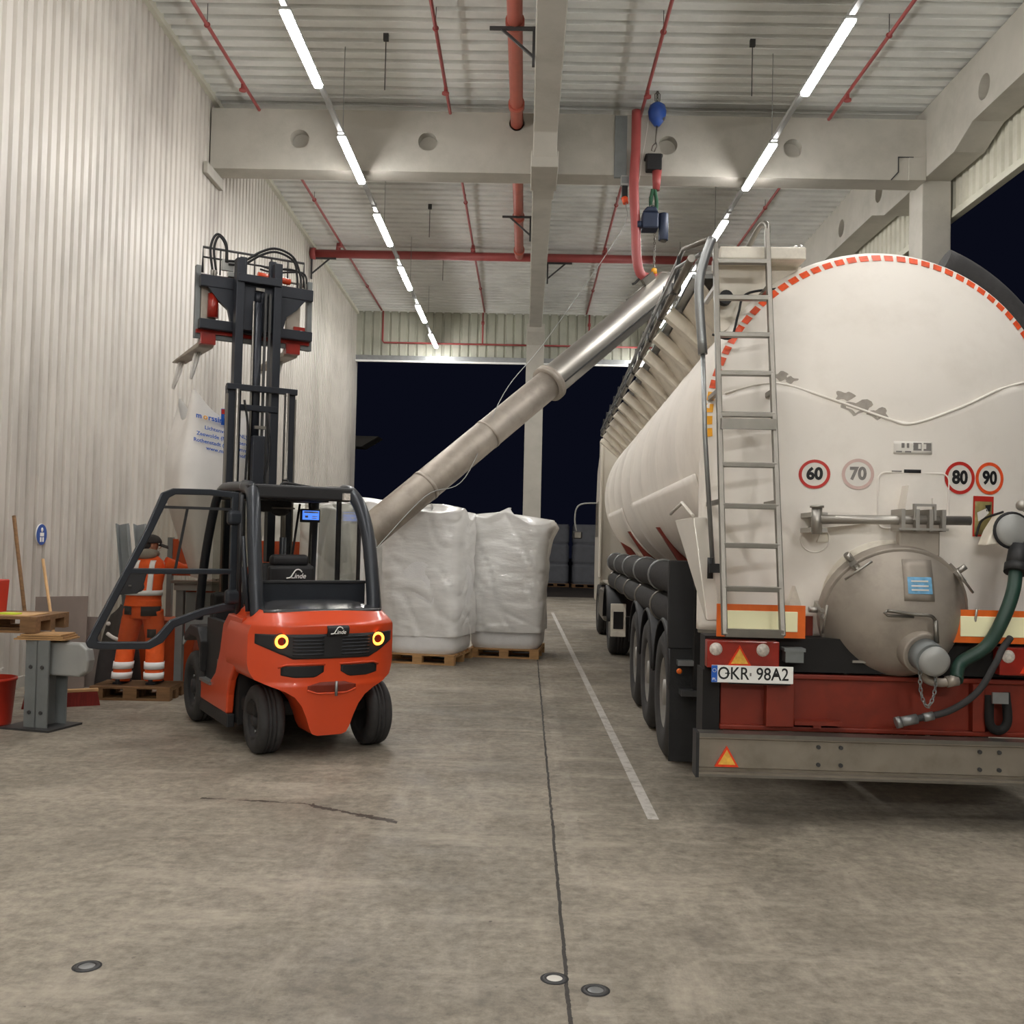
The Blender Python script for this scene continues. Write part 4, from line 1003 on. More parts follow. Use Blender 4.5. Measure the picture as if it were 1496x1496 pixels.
MB().bb(-.45, .45, .95, 1.42, 2.09, 2.13).build('roof_lining', M['black'], FK)
MB().bb(-.50, -.40, .30, .40, 2.12, 2.19).build('rear_work_lamp', M['black'], FK, bevel=.01)
MB().bb(.34, .40, .26, .31, 2.09, 2.15).build('work_lamp_lens', M['lens'], FK)
MB().tube(smooth_path([(-.05, .9, 2.2), (.0, .9, 2.25), (.15, .85, 2.23), (.3, .8, 2.21)], 5), .012, 6).tube(smooth_path([(-.02, .92, 2.2), (.05, .95, 2.27), (.0, .96, 2.28)], 4), .01, 6).build('roof_cable', M['ink'], FK)
# seat
MB().grid(lambda u, v: (-.24 + .40 * u, .66 + .05 * v + .04 * (2 * u - 1) ** 2, 1.22 + .29 * v), 8, 8).build('seat_back', M['black'], FK, solid=.12, bevel=.03)
hr = MB().bb(-.22, .13, .50, .60, 1.50, 1.60).build('head_rest', M['black'], FK, bevel=.04, bseg=4)
MB().bb(-.26, .18, .60, 1.05, 1.02, 1.15).build('seat_cushion', M['black'], FK, bevel=.04)
bk = MB().bb(-.25, .17, .47, .53, 1.28, 1.505).build('seat_shell', M['black'], FK, bevel=.03, bseg=3)
script_logo(bk, lambda x, y: (.0 + x, .455, 1.425 + y), .10)
MB().tube([(-.1, 1.28, 1.02), (-.08, 1.18, 1.28)], .03, 10).build('steering_column', M['black'], FK)
MB().torus((-.08, 1.16, 1.30), .15, .014, (0, -.6, .8), 28, 8).build('steering_wheel', M['black'], FK)
MB().bb(.24, .46, .7, 1.2, 1.0, 1.18).build('arm_console', M['black'], FK, bevel=.03)
for k in range(3): MB().cyl((.30 + .05 * k, .95, 1.18), (.30 + .05 * k, .93, 1.26), .014, seg=8).ball((.30 + .05 * k, .93, 1.27), .02).build('control_lever', M['ink'], FK)
MB().bb(-.5, .5, 1.36, 1.5, .80, 1.22).build('dashboard', M['black'], FK, bevel=.03)
sc = MB().bb(.262, .455, 1.19, 1.23, 1.90, 2.03).build('display_case', M['ink'], FK, bevel=.008)
MB().bb(.277, .44, 1.184, 1.19, 1.925, 2.012).build('display', M['screen'], sc)
MB().bb(.29, .43, 1.181, 1.184, 1.99, 2.004).bb(.37, .42, 1.181, 1.184, 1.955, 1.962).bb(.37, .42, 1.181, 1.184, 1.937, 1.944).bb(.30, .33, 1.181, 1.184, 1.945, 1.965).build('display_marks', M['lens'], sc)
MB().tube([(.36, 1.22, 2.03), (.36, 1.25, 2.12)], .014, 8).build('display_arm', M['ink'], FK)
MB().tube([(.22, 1.40, 1.3), (.31, 1.38, 2.08)], .012, 8).build('wiper_arm', M['ink'], FK)
MB().bb(-.20, .18, 1.22, 1.32, 1.99, 2.10).ball((.07, 1.24, 2.0), .07, 12, (1.4, .8, .7)).build('sun_visor', M['black'], FK, bevel=.02)
MB().bb(-.02, .20, 1.19, 1.21, 2.02, 2.035).build('cab_lamp', M['alu'], FK)
MB().bb(-.48, .48, 1.50, 1.512, 1.22, 2.08).build('windscreen', M['glass'], FK)
MB().bb(.545, .552, .42, 1.5, 1.15, 2.08).build('right_window', M['glass'], FK)
MB().bb(.52, .56, .9, .93, 1.15, 2.1).build('window_bar', M['ink'], FK)
# ---- open door, swung square to the truck
DY = .34
def dx(x, z): return (x, DY, z)
out = [(-.565, 2.12), (-.80, 2.135), (-1.10, 2.13), (-1.19, 2.09), (-1.30, 1.80), (-1.72, .90), (-1.70, .855), (-1.62, .84), (-1.24, .83), (-1.14, .88), (-1.05, 1.0), (-.82, 1.09), (-.565, 1.14)]
inn = [(-.625, 2.07), (-.80, 2.085), (-1.08, 2.08), (-1.13, 2.05), (-1.245, 1.78), (-1.635, .93), (-1.625, .905), (-1.60, .90), (-1.26, .89), (-1.20, .93), (-1.09, 1.06), (-.84, 1.15), (-.625, 1.20)]
n = len(out); vs = []
for dy in (-.025, .025): vs += [(x, DY + dy, z) for x, z in out] + [(x, DY + dy, z) for x, z in inn]
fs = []
for i in range(n):
    j = (i + 1) % n
    fs += [(i, j, n + j, n + i), (2 * n + i, 3 * n + i, 3 * n + j, 2 * n + j), (i, 2 * n + i, 2 * n + j, j), (n + i, n + j, 3 * n + j, 3 * n + i)]
dr = MB()._add(vs, fs).build('door', M['cabm'], FK, bevel=.01)
MB().bar(dx(-1.43, 1.455), dx(-.60, 1.455), .05, .045).build('door_bar', M['cabm'], dr, bevel=.008)
MB().bar(dx(-1.21, 1.975), dx(-.60, 1.975), .035, .022).build('door_bar', M['black'], dr)
MB().bar(dx(-.98, 1.965), dx(-1.06, 1.47), .02, .016).build('sash_bar', M['ink'], dr)
MB().prism([(-1.41, 1.44), (-1.28, 1.44), (-1.31, 1.32), (-1.35, 1.275), (-1.50, 1.265)], (0, DY - .02, 0), (1, 0, 0), (0, 0, 1), (0, .035, 0)).build('lock_panel', M['black'], dr, bevel=.008)
MB().tube([dx(-1.395 + .085 * math.cos(a) - .03 * math.sin(a), 1.345 + .05 * math.sin(a)) for a in [k * math.pi / 10 for k in range(20)]], .013, 8, closed=True).build('door_handle', M['hood'], dr)
MB().bb(-1.42, -1.40, DY - .04, DY - .02, 1.335, 1.345).build('key_cylinder', M['alu'], dr)
MB()._add([(x, DY + e, z) for e in (-.003, .003) for x, z in inn], [tuple(range(n)), tuple(range(2 * n - 1, n - 1, -1))]).build('door_glass', M['glass_d'], dr)
for z in (1.90, 1.24):
    MB().bb(-.66, -.53, DY - .07, DY + .02, z - .055, z + .065).build('hinge_housing', M['cabm'], FK, bevel=.03, bseg=4)
MB().cyl((-.55, DY - .05, 1.10), (-.55, DY - .05, 2.1), .02, seg=10).build('hinge_rod', M['black'], FK)
# ---- mast
for sg in (-1, 1):
    MB().prism([(0, 0), (.085, 0), (.085, .10), (.06, .10), (.06, .03), (.03, .03), (.03, .10), (0, .10)], (.015 + sg * .298 - .0425, 1.76, .10), (1, 0, 0), (0, 1, 0), (0, 0, 3.14)).build('outer_rail', M['mast'], FK)
    MB().cyl((.015 + sg * .25, 1.74, .35), (.015 + sg * .25, 1.74, 3.20), .022, seg=12).build('lift_piston', M['alu'], FK)
    MB().cyl((.015 + sg * .25, 1.74, .30), (.015 + sg * .25, 1.74, 1.75), .036, seg=12).build('lift_cylinder', M['mast'], FK)
    MB().bb(-.03 + sg * .19 - .04, -.03 + sg * .19 + .04, 1.80, 1.92, 1.5, 4.52).build('inner_rail', M['mast'], FK, bevel=.005)
    MB().bb(.015 + sg * .335, .015 + sg * .350, 1.75, 1.80, 1.2, 3.15).build('rail_edge', M['alu'], FK)
MB().bb(-.34, .37, 1.73, 1.79, 3.19, 3.25).build('mast_crossbar', M['mast'], FK, bevel=.006)
MB().bb(-.30, .33, 1.77, 1.83, 1.3, 1.38).build('mast_crossbar', M['mast'], FK, bevel=.006)
MB().bb(-.25, .19, 1.78, 1.86, 4.28, 4.36).build('inner_crossbar', M['mast'], FK, bevel=.006)
MB().bb(-.25, .19, 1.78, 1.86, 3.0, 3.06).build('inner_crossbar', M['mast'], FK, bevel=.006)
MB().cyl((-.03, 1.86, 2.4), (-.03, 1.86, 4.1), .05, seg=14).cyl((-.03, 1.86, 4.1), (-.03, 1.86, 4.2), .035, seg=12).build('free_lift_cylinder', M['mast'], FK)
MB().cyl((-.085, 1.80, 2.1), (-.085, 1.80, 4.1), .011, seg=8).build('lift_rod', M['alu'], FK)
for x in (.04, .085): MB().bb(x - .012, x + .012, 1.81, 1.83, 2.0, 4.2).build('lift_chain', M['steel_d'], FK)
MB().tube(smooth_path([(-.12, 1.76, 1.6), (-.13, 1.75, 2.2), (-.12, 1.75, 2.8), (-.16, 1.76, 3.1)], 5), .012, 6).build('mast_hose', M['rubber'], FK)
MB().tube(smooth_path([(.02, 1.76, 1.9), (.06, 1.74, 2.35), (.10, 1.75, 2.6), (.07, 1.76, 3.0)], 5), .012, 6).build('mast_hose', M['rubber'], FK)
MB().bb(-.08, .04, 1.70, 1.80, 2.20, 2.75).build('valve_block', M['mast'], FK, bevel=.01)
MB().bb(-.06, .05, 1.72, 1.76, 2.82, 2.85).build('hose_clip', M['alu'], FK)
# ---- carriage with fork positioner
cg = MB().bb(-.575, .58, 1.95, 2.03, 4.22, 4.34).bb(-.575, .58, 1.95, 2.03, 3.80, 3.90).build('carriage', M['mast'], FK, bevel=.008)
MB().prism([(-.50, 4.22), (-.20, 4.22), (-.20, 3.9), (-.27, 3.9), (-.30, 4.02), (-.40, 4.10)], (0, 1.955, 0), (1, 0, 0), (0, 0, 1), (0, .05, 0)).build('carriage_web', M['mast'], FK)
MB().prism([(.50, 4.22), (.20, 4.22), (.20, 3.9), (.27, 3.9), (.30, 4.02), (.40, 4.10)], (0, 1.955, 0), (1, 0, 0), (0, 0, 1), (0, .05, 0)).build('carriage_web', M['mast'], FK)
MB().bb(-.22, .16, 1.86, 1.95, 3.82, 4.34).build('roller_block', M['mast'], FK)
MB().bb(-.06, .03, 1.83, 1.86, 4.22, 4.25).build('grease_plate', M['alu'], FK)
MB().bb(-.60, .60, 2.05, 2.11, 4.24, 4.37).bb(-.60, .60, 2.05, 2.11, 3.72, 3.81).bb(-.60, -.55, 2.05, 2.12, 3.72, 4.45).bb(.55, .60, 2.05, 2.12, 3.72, 4.45).build('positioner_frame', M['grey_p'], FK, bevel=.006)
MB().bb(-.59, .57, 2.02, 2.05, 3.765, 3.80).bb(-.55, .56, 2.03, 2.05, 4.30, 4.36).build('slide_bar', M['lampred'], FK)
MB().cyl((0.0, 2.0, 4.425), (.34, 2.0, 4.40), .032, seg=16).build('shift_cylinder', M['orange'], FK)
MB().cyl((.34, 2.0, 4.40), (.45, 2.0, 4.39), .012, seg=10).build('shift_piston', M['alu'], FK)
MB().cyl((-.43, 2.03, 4.17), (-.43, 2.03, 3.93), .055, seg=18).build('clamp_cylinder', M['lampred'], FK)
MB().bb(.40, .52, 2.02, 2.08, 3.86, 3.95).build('clamp_block', M['lampred'], FK)
bt = MB().tube([(-.52, 2.14, 4.4), (-.52, 2.14, 4.66), (.53, 2.14, 4.66), (.53, 2.14, 4.4)], .013, 8).tube([(-.52, 2.14, 4.56), (.53, 2.14, 4.56)], .010, 8)
for k in range(1, 6): bt.tube([(-.52 + .175 * k, 2.14, 4.4), (-.52 + .175 * k, 2.14, 4.66)], .008, 6)
bt.build('load_backrest', M['steel_d'], FK)
for x in (-.17, .13): MB().bb(x - .035, x + .035, 1.90, 1.95, 4.34, 4.56).build('hose_bracket', M['mast'], FK, bevel=.006)
for q in (0, .035):
    MB().tube(smooth_path([(-.45 + q, 2.0, 4.37), (-.48 + q, 2.0, 4.62), (-.42 + q * .6, 2.0, 4.77 - q * .5), (-.33, 2.0, 4.70 - q), (-.31 - q * .3, 2.0, 4.5)], 7), .0125, 8).build('hydraulic_hose', M['rubber'], FK)
    MB().tube(smooth_path([(-.30, 2.0, 4.52 - q), (-.15, 1.98, 4.54 - q), (.02, 1.98, 4.66 - q), (.18, 1.98, 4.72 - q), (.36, 1.98, 4.66 - q), (.44 - q, 1.98, 4.48), (.45 - q, 1.98, 4.33)], 7), .0125, 8).build('hydraulic_hose', M['rubber'], FK)
    MB().tube(smooth_path([(.02, 1.99, 4.52 - q), (.18, 1.99, 4.50 - q), (.3, 1.99, 4.53 - q), (.45 + q, 1.98, 4.50), (.50 + q * .4, 1.98, 4.33)], 6), .010, 8).build('hydraulic_hose', M['rubber'], FK)
for x in (-.46, -.43, .42, .45, .50): MB().cyl((x, 1.985, 4.30), (x, 1.985, 4.40), .017, seg=8).build('hose_fitting', M['alu'], FK)
MB().bb(-.36, -.24, 2.0, 2.04, 4.42, 4.53).bb(-.30, .1, 1.98, 2.03, 4.36, 4.41).build('hose_manifold', M['grey_l'], FK, bevel=.005)
# ---- forks
for x in (-.47, .40):
    f = MB().prism([(2.05, 4.36), (2.10, 4.36), (2.10, 3.74), (2.16, 3.695), (3.36, 3.675), (3.38, 3.66), (2.12, 3.64), (2.05, 3.69)], (x - .075, 0, 0), (0, 1, 0), (0, 0, 1), (.15, 0, 0))
    f.build('fork', M['stain_dull'], FK, bevel=.008)
    MB().bb(x - .075, x + .075, 2.02, 2.12, 3.66, 3.80).build('fork_shoe', M['lampred'], FK, bevel=.006)
# ================================================================== HOISTS, HOSE AND CONVEYOR
HX, HY = 2.10, 16.7
t = thing('fall_arrester', 'blue fall arrester block hanging on a chain below the roof deck', 'fall arrester', (HX, HY, 8.95))
MB().lathe([(0, -.2), (.05, -.195), (.14, -.07), (.158, .05), (.13, .15), (.05, .21), (0, .21)], (0, 0, .13), (0, 0, 1), 20).build('housing', M['blue'], t)
MB().cyl((.1, -.09, .0), (.13, -.02, .17), .016, seg=6).ball((.0, -.13, .18), .02).build('steel_clip', M['alu'], t)
m = chain(MB(), [(0, 0, .34), (0, 0, .5), (0, 0, .62)], .06, .009); m.tube([(-.04, 0, .36), (-.045, 0, .48), (0, 0, .54), (.045, 0, .48), (.04, 0, .36)], .008, 6)
m.build('hanging_chain', M['alu'], t)
m = MB().cyl((0, -.01, -.04), (-.02, -.02, -.34), .014, seg=6)
m.tube([(-.02, -.02, -.34), (.0, -.03, -.42), (-.04, -.03, -.52), (-.09, -.03, -.50), (-.07, -.03, -.42), (-.02, -.02, -.36)], .011, 6)
m.build('snap_hook', M['alu'], t)
t = thing('beam_trolley', 'black trolley block with red sleeve fixed at the cross beam', 'trolley', (2.10, 16.82, 8.1))
MB().bb(-.16, .1, -.1, .1, .05, .33).bb(-.18, .12, -.06, .18, .28, .34).build('block', M['ink'], t, bevel=.02)
MB().cyl((.03, 0, .08), (.02, 0, -.28), .085, .06, 14).build('sleeve', M['pipe2'], t)
t = thing('round_sling', 'green textile sling between the trolley and the electric hoist', 'sling', (2.09, 16.8, 7.5))
MB().tube(smooth_path([(.0, 0, .33), (.04, 0, .1), (.02, 0, -.12), (-.02, 0, -.14), (-.06, 0, .1), (-.03, 0, .33)], 5), .032, 8).build('loop', M['greensl'], t)
t = thing('electric_hoist', 'dark blue electric chain hoist hanging over the conveyor head', 'hoist', (2.05, 16.75, 7.1))
MB().bb(-.18, .1, -.16, .16, .0, .28).prism([(-.18, .28), (.1, .28), (.05, .38), (-.1, .38)], (0, -.14, 0), (1, 0, 0), (0, 0, 1), (0, .28, 0)).build('motor', M['navy'], t, bevel=.03)
MB().cyl((.19, -.05, -.18), (.19, -.05, .28), .085, seg=18).build('chain_bin', M['navy'], t, bevel=.01)
MB().cyl((.19, -.05, -.2), (.2, -.05, -.12), .05, seg=12).build('steel_cap', M['alu'], t)
MB().cyl((-.22, -.1, .02), (-.22, -.1, .12), .05, seg=12).tube([(-.22, -.1, .02), (-.24, -.1, -.12)], .012, 6).build('cable_gland', M['navy'], t)
MB().torus((0, 0, .40), .04, .012, (0, 1, 0), 14, 6).build('top_hook', M['alu'], t)
chain(MB(), [(.05, 0, .0), (.05, 0, -.4), (.05, 0, -.66)], .045, .009).build('load_chain', M['alu'], t)
t = thing('hook_block', 'yellow hook block at the end of the hoist chain', 'hook', (2.10, 16.75, 6.3))
MB().cyl((0, 0, .05), (0, 0, .15), .06, .045, 14).build('hook_body', M['yellow'], t)
MB().cyl((0, 0, -.04), (0, 0, .06), .035, seg=10).torus((0, 0, -.08), .045, .014, (0, 1, 0), 16, 6).build('hook', M['ink'], t)
# conveyor tube from the hopper up to the tank
A = Vector((-3.0, 12.6, .95)); B = Vector((2.33, 16.7, 6.16)); dv = (B - A).normalized()
T0 = thing('tube_conveyor', 'long slanting steel tube conveyor rising from hopper to tank top', 'conveyor', A)
LN = (B - A).length; fl = .625 * LN
MB().cyl((0, 0, 0), dv * fl, .225, seg=36).build('lower_tube', M['stain_dull'], T0)
MB().lathe([(.24, 0), (.24, LN - fl), (.225, LN - fl), (.225, 0)], dv * fl, dv, 36).build('upper_tube', M['stain'], T0)
MB().lathe([(.2, -.05), (.29, -.05), (.29, -.012), (.285, -.006), (.285, .006), (.29, .012), (.29, .05), (.2, .05)], dv * fl, dv, 36).build('flange', M['stain_dull'], T0)
for q in (.16, .30, .455): MB().lathe([(.226, -.03), (.231, -.03), (.231, .03), (.226, .03)], dv * (q * LN), dv, 36).build('joint_band', M['stain_dull'], T0)
MB().lathe([(.23, -.02), (.255, -.02), (.255, .02), (.23, .02)], dv * LN, dv, 36).build('end_rim', M['stain'], T0)
sd = dv.cross(Vector((0, 0, 1))).normalized(); un = sd.cross(dv)
MB().bar(dv * (fl + .1) - un * .06 + sd * .236, dv * (LN - .05) - un * .06 + sd * .236, .022, .022).build('rail_strip', M['steel_d'], T0)
e = dv * (LN - .35) + un * .24
MB().box(e + un * .05, (.06, .28, .14), Matrix((sd, dv, un)).transposed()).build('lifting_lug', M['alu'], T0)
MB().cyl(e + un * .03, e + un * .12, .03, seg=10).build('lug_pin', M['ink'], T0)
MB().tube([e + un * .02, dv * (LN - 1.0) + un * .26], .012, 6).build('lug_wire', M['alu'], T0)
MB().lathe([(0, -.2), (.27, -.2), (.27, .05), (.23, .1)], (0, 0, 0), dv, 24).bb(-.28, .28, -.2, .4, -.95, -.9).bb(-.2, .2, -.2, .2, -.9, -.25).build('inlet_boot', M['stain_dull'], T0)
t = thing('red_hose', 'red suction hose hanging from the roof and curving to the conveyor head', 'hose', (1.75, 16.72, 9.05))
MB().tube(smooth_path([(0, 0, .1), (0, 0, -.5), (-.02, 0, -1.2), (.02, -.02, -1.9), (.05, -.02, -2.45), (.14, 0, -2.72), (.36, .02, -2.78)], 8), .082, 14).build('hose', M['pipe2'], t)
MB().cyl((.3, .02, -2.78), (.42, .03, -2.77), .09, seg=14).build('hose_clamp', M['pipe2'], t)
MB().tube([(.12, 0, -2.76), (.03, 0, -2.86), (-.02, 0, -2.88)], .022, 8).build('clamp_lever', M['steel_d'], t)
t = thing('cable_duct', 'flat grey cable duct running down the cross beam face', 'cable duct', (1.50, 16.98, 8.08))
MB().bb(-.09, .12, -.04, .02, 0, 1.08).build('duct', M['grey_p'], t, bevel=.005)
t = thing('control_switch', 'small grey switch box with orange plug hanging below the cable duct', 'switch box', (1.59, 16.9, 7.65))
MB().bb(-.07, .07, -.05, .05, .26, .44).build('box', M['grey_l'], t, bevel=.012)
MB().bb(-.06, .06, -.06, -.045, .30, .41).build('socket_face', M['grey_p'], t)
MB().bb(-.05, .05, -.05, .05, .05, .26).build('plug_body', M['ink'], t, bevel=.015)
MB().cyl((0, 0, .06), (.02, -.02, -.04), .062, .05, 12).build('plug', M['tape'], t)
t = thing('control_cable', 'thin white cable sagging from the switch box along the tube conveyor', 'cable', (1.59, 16.9, 7.62))
W0 = Vector((1.59, 16.9, 7.62))
MB().tube([p - W0 for p in smooth_path([(1.62, 16.88, 7.62), (1.50, 16.5, 7.0), (.28, 15.5, 4.95), (-.35, 14.6, 3.95), (-.85, 13.9, 2.65), (-1.35, 13.4, 2.35), (-2.0, 12.9, 1.55)], 8)], .006, 6).build('cable', M['grey_l'], t)
MB().tube([p - W0 for p in smooth_path([(1.62, 16.88, 7.62), (1.8, 16.75, 7.9), (1.86, 16.78, 8.3), (1.95, 16.8, 8.9), (2.0, 16.82, 9.4)], 5)], .006, 6).build('cable_tail', M['cream'], t)

# ================================================================== BIG BAGS ON PALLETS
def make_pallet(name, label, loc, rz, L_=1.2, W_=1.1, group=None, m='wood'):
    t = thing(name, label, 'pallet', loc, rz, group)
    d = MB()
    for k in range(7): d.bb(-L_ / 2, L_ / 2, -W_ / 2 + k * (W_ - .1) / 6, -W_ / 2 + k * (W_ - .1) / 6 + .1, .122, .144)
    for x in (-1, 0, 1): d.bb(x * (L_ / 2 - .07) - .07, x * (L_ / 2 - .07) + .07, -W_ / 2, W_ / 2, .10, .122)
    d.build('top_deck', M[m], t)
    for x in (-1, 0, 1):
        for y in (-1, 0, 1):
            MB().bb(x * (L_ / 2 - .07) - .07, x * (L_ / 2 - .07) + .07, y * (W_ / 2 - .05) - .05, y * (W_ / 2 - .05) + .05, .022, .10).build('block', M[m], t)
    for y in (-1, 0, 1): MB().bb(-L_ / 2, L_ / 2, y * (W_ / 2 - .05) - .05, y * (W_ / 2 - .05) + .05, 0, .022).build('bottom_board', M[m], t)
    return t
def sq(u, a, b, e=5):
    """rounded square outline"""
    th = 2 * math.pi * u; c, s = math.cos(th), math.sin(th)
    r = (abs(c) ** e + abs(s) ** e) ** (-1 / e)
    return a * r * c, b * r * s
def big_bag(label, loc, rz, w, d, h, seed, group='filled big bags', flap=0):
    t = thing('big_bag', label, 'big bag', loc, rz, group)
    sv = Vector((seed * 7.3, seed * 3.1, seed))
    def body(u, v):
        v0 = v
        x, y = sq(u, w / 2 * (.965 + .06 * math.sin(math.pi * v)), d / 2 * (.965 + .06 * math.sin(math.pi * v)), 6)
        z = .0 + h * .985 * v
        k = 1
        if v > .97: k = 1 - (v - .97) / .03 * .97
        if v < .03: k = .93 + v / .03 * .07
        return (x * k * .985, y * k * .985, z)
    MB().grid(body, 48, 40).build('bag_body', M['bag'], t)
    z0 = .25
    def film(u, v):
        q = 1.0 + .03 * math.sin(math.pi * v) + (1 - v) * .012
        x, y = sq(u, w / 2 * q + .012, d / 2 * q + .012, 5 + 1.5 * (1 - v))
        top = v > .88
        z = z0 + (h - z0) * min(1, v / .9)
        k = 1
        if v > .9:
            k = 1 - (v - .9) / .1
            z = h + .05 * math.sin(math.pi * (1 - k) * .5)
            k = max(.0, k)
        p = Vector((x * k, y * k, z))
        nrm = Vector((x, y, 0)).normalized()
        a = noise.noise(Vector((x * 1.6, y * 1.6, z * 1.1)) + sv) * .055 + noise.noise(Vector((x * 3, y * 3, z * 7)) + sv) * .014
        wr = abs(noise.noise(Vector((x * 2.2 + z * 1.4, y * 2.2 - z * 1.2, z * .5)) + sv * 2))
        a -= (max(0, .12 - wr) / .12) ** 2 * .02
        if v > .8: a += (v - .8) * .30 * noise.noise(Vector((x * 5, y * 5, 3)) + sv)
        if v < .06: a += .03 * noise.noise(Vector((x * 6, y * 6, 1)) + sv); z += .05 * noise.noise(Vector((x * 3, y * 3, 9)) + sv)
        p += nrm * max(a, -.03)
        if v > .75: p.z += .16 * (noise.noise(Vector((x * 2.3, y * 2.3, 5)) + sv)) * min(1, (v - .75) * 5)
        if flap and v > .55:
            s = max(0, (x / (w / 2)) - .35) * max(0, 1 - abs(v - .86) / .3)
            p.x += flap * s * s; p.z += -.10 * s
        return p
    MB().grid(film, 110, 90).build('film_cover', M['film'], t)
    return t
def scenebag(x, y, rz, w, d, h, seed, lab, plab, flap=0):
    make_pallet('pallet', plab, (x, y, 0), rz, w * .94, d * .98, 'pallets under the big bags')
    return big_bag(lab, (x, y, .144), rz, w, d, h, seed, flap=flap)
scenebag(-1.38, 14.62, R_(-11), 1.15, 1.1, 2.03, 1, 'white film wrapped big bag directly right of the forklift', 'pallet under the big bag right of the forklift')
scenebag(-.22, 15.58, R_(-6), 1.13, 1.1, 2.0, 2, 'white wrapped big bag with loose film flaring beside the tank trailer', 'pallet under the big bag nearest the painted line', .35)
scenebag(-2.78, 15.6, R_(-4), 1.15, 1.1, 2.2, 3, 'white wrapped big bag behind the tube conveyor, partly hidden', 'pallet under the big bag behind the conveyor')
scenebag(-4.1, 16.2, R_(3), 1.15, 1.1, 2.1, 4, 'white wrapped big bag at the left wall standing farthest left', 'pallet under the big bag nearest the left wall')
scenebag(-2.33, 12.0, R_(-3), .62, .74, 1.96, 5, 'white wrapped big bag in front of the tube conveyor, seen through forklift cab window', 'pallet under the big bag seen through the cab window')
# stacks outdoors
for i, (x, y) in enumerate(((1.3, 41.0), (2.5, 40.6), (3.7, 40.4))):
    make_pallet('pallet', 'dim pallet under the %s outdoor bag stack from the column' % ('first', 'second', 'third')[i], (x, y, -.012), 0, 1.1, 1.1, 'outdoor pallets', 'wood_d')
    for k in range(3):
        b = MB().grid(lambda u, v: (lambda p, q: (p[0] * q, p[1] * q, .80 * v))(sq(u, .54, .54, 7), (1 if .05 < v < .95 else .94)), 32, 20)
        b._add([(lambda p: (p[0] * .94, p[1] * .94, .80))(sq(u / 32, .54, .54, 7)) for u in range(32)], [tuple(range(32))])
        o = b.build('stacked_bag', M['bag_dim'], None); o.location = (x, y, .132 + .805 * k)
        tag(o, 'white bag outdoors with night dimness painted in, %s of the %s stack from the column' % (('bottom', 'middle', 'top')[k], ('first', 'second', 'third')[i]), 'bag', 'bags stacked outdoors')
t = thing('canopy', 'pale canopy edge outside beyond the left gate jamb', 'canopy', (-9.2, 46, 0))
MB().prism([(-3, 6.6), (2.3, 6.55), (1.5, 6.05), (-3, 6.3)], (0, 0, 0), (1, 0, 0), (0, 0, 1), (0, 1.5, 0)).build('roof', M['conc'], t)
MB().bb(-2.6, -2.2, .4, .8, -.012, 6.3).build('post', M['steel_d'], t)

# ---- white bag hanging from the forks
fp = lambda x, y: (-1.754 + x * math.cos(.541) - y * math.sin(.541), 8.315 + x * math.sin(.541) + y * math.cos(.541))
bx, by = fp(-.10, 2.86)
HB = thing('hanging_bag', 'white printed big bag hanging by its loops from the forks', 'big bag', (bx, by, 1.30), .541)
def hw_(v): return .50 + .015 * math.sin(math.pi * v) - .05 * max(0, v - .6) / .4 - (.25 * (1 - v / .45) if v < .45 else 0)
def hn(x, y, z): return noise.noise(Vector((x * 2, y * 2, z * 1.2 + 4))) * .05 + noise.noise(Vector((x * 6, y * 6, z * 1.5))) * .010
def hang(u, v):
    w = hw_(v)
    x, y = sq(u, w, w, 7)
    z = 1.98 * v
    if v > .55:
        k = (v - .55) / .45
        cor = min(1, (abs(x) / w * abs(y) / w) ** 2.5)
        z += k * k * (.46 * cor - .30)
        q = 1 - .10 * k * (1 - cor)
        x *= q; y *= q
    r = math.hypot(x, y) or 1
    n1 = hn(x, y, z)
    return (x * (1 + n1 / r), y * (1 + n1 / r), z)
MB().grid(hang, 84, 60).build('bag_body', M['bag_t'], HB)
for sx in (-.44, .44):
    for sy in (-.44, .44):
        fx = -.47 + .10 if sx < 0 else .40 + .10
        yy = sy * .9
        MB().tube([(sx, sy, 2.08), ((sx + fx) / 2, yy, 2.28), (fx, yy, 2.40), (fx + .03, yy, 2.39), ((sx + fx) / 2 + .03, yy, 2.25), (sx, sy, 2.06)], .016, 6).build('lifting_loop', M['bag_t'], HB)
def front(x, z, off=.012):
    v = z / 1.98; w = hw_(v); y = -w * max(.02, 1 - min(.98, abs(x) / w) ** 7) ** (1 / 7); r = math.hypot(x, y); n1 = hn(x, y, z)
    return (x * (1 + n1 / r), y * (1 + n1 / r) - off, z)
def bagtext(s, size, x0, z0, m, name, bold=0, off=.012):
    text_obj(s, size, m, HB, name, lambda x, y: front(x0 + x, z0 + y - x * .17, off), align='LEFT', bold=bold)
bagtext('m', .076, -.375, 1.685, M['plate_b'], 'printed_name', .002)
bagtext('o', .076, -.302, 1.672, M['tape_y'], 'printed_letter', .002)
bagtext('rssinkhof', .076, -.255, 1.664, M['plate_b'], 'printed_name', .002)
for s_, x_, z_ in (('Lichtenvoorde (NL)', -.29, 1.56), ('Zeewolde (NL) - Heerenveen (NL)', -.37, 1.50), ('Rothenstadt (D) - Lommatzsch (D)', -.40, 1.435), ('www.morssinkhof.nl', -.275, 1.35)):
    bagtext(s_, .054, x_, z_, M['plate_b'], 'printed_line', .001)
def bagpatch(x0, x1, z0, z1, m, off):
    MB().grid(lambda u, v: front(x0 + (x1 - x0) * u, z0 + (z1 - z0) * v, off), 4, 4).build('printed_mark', m, HB)
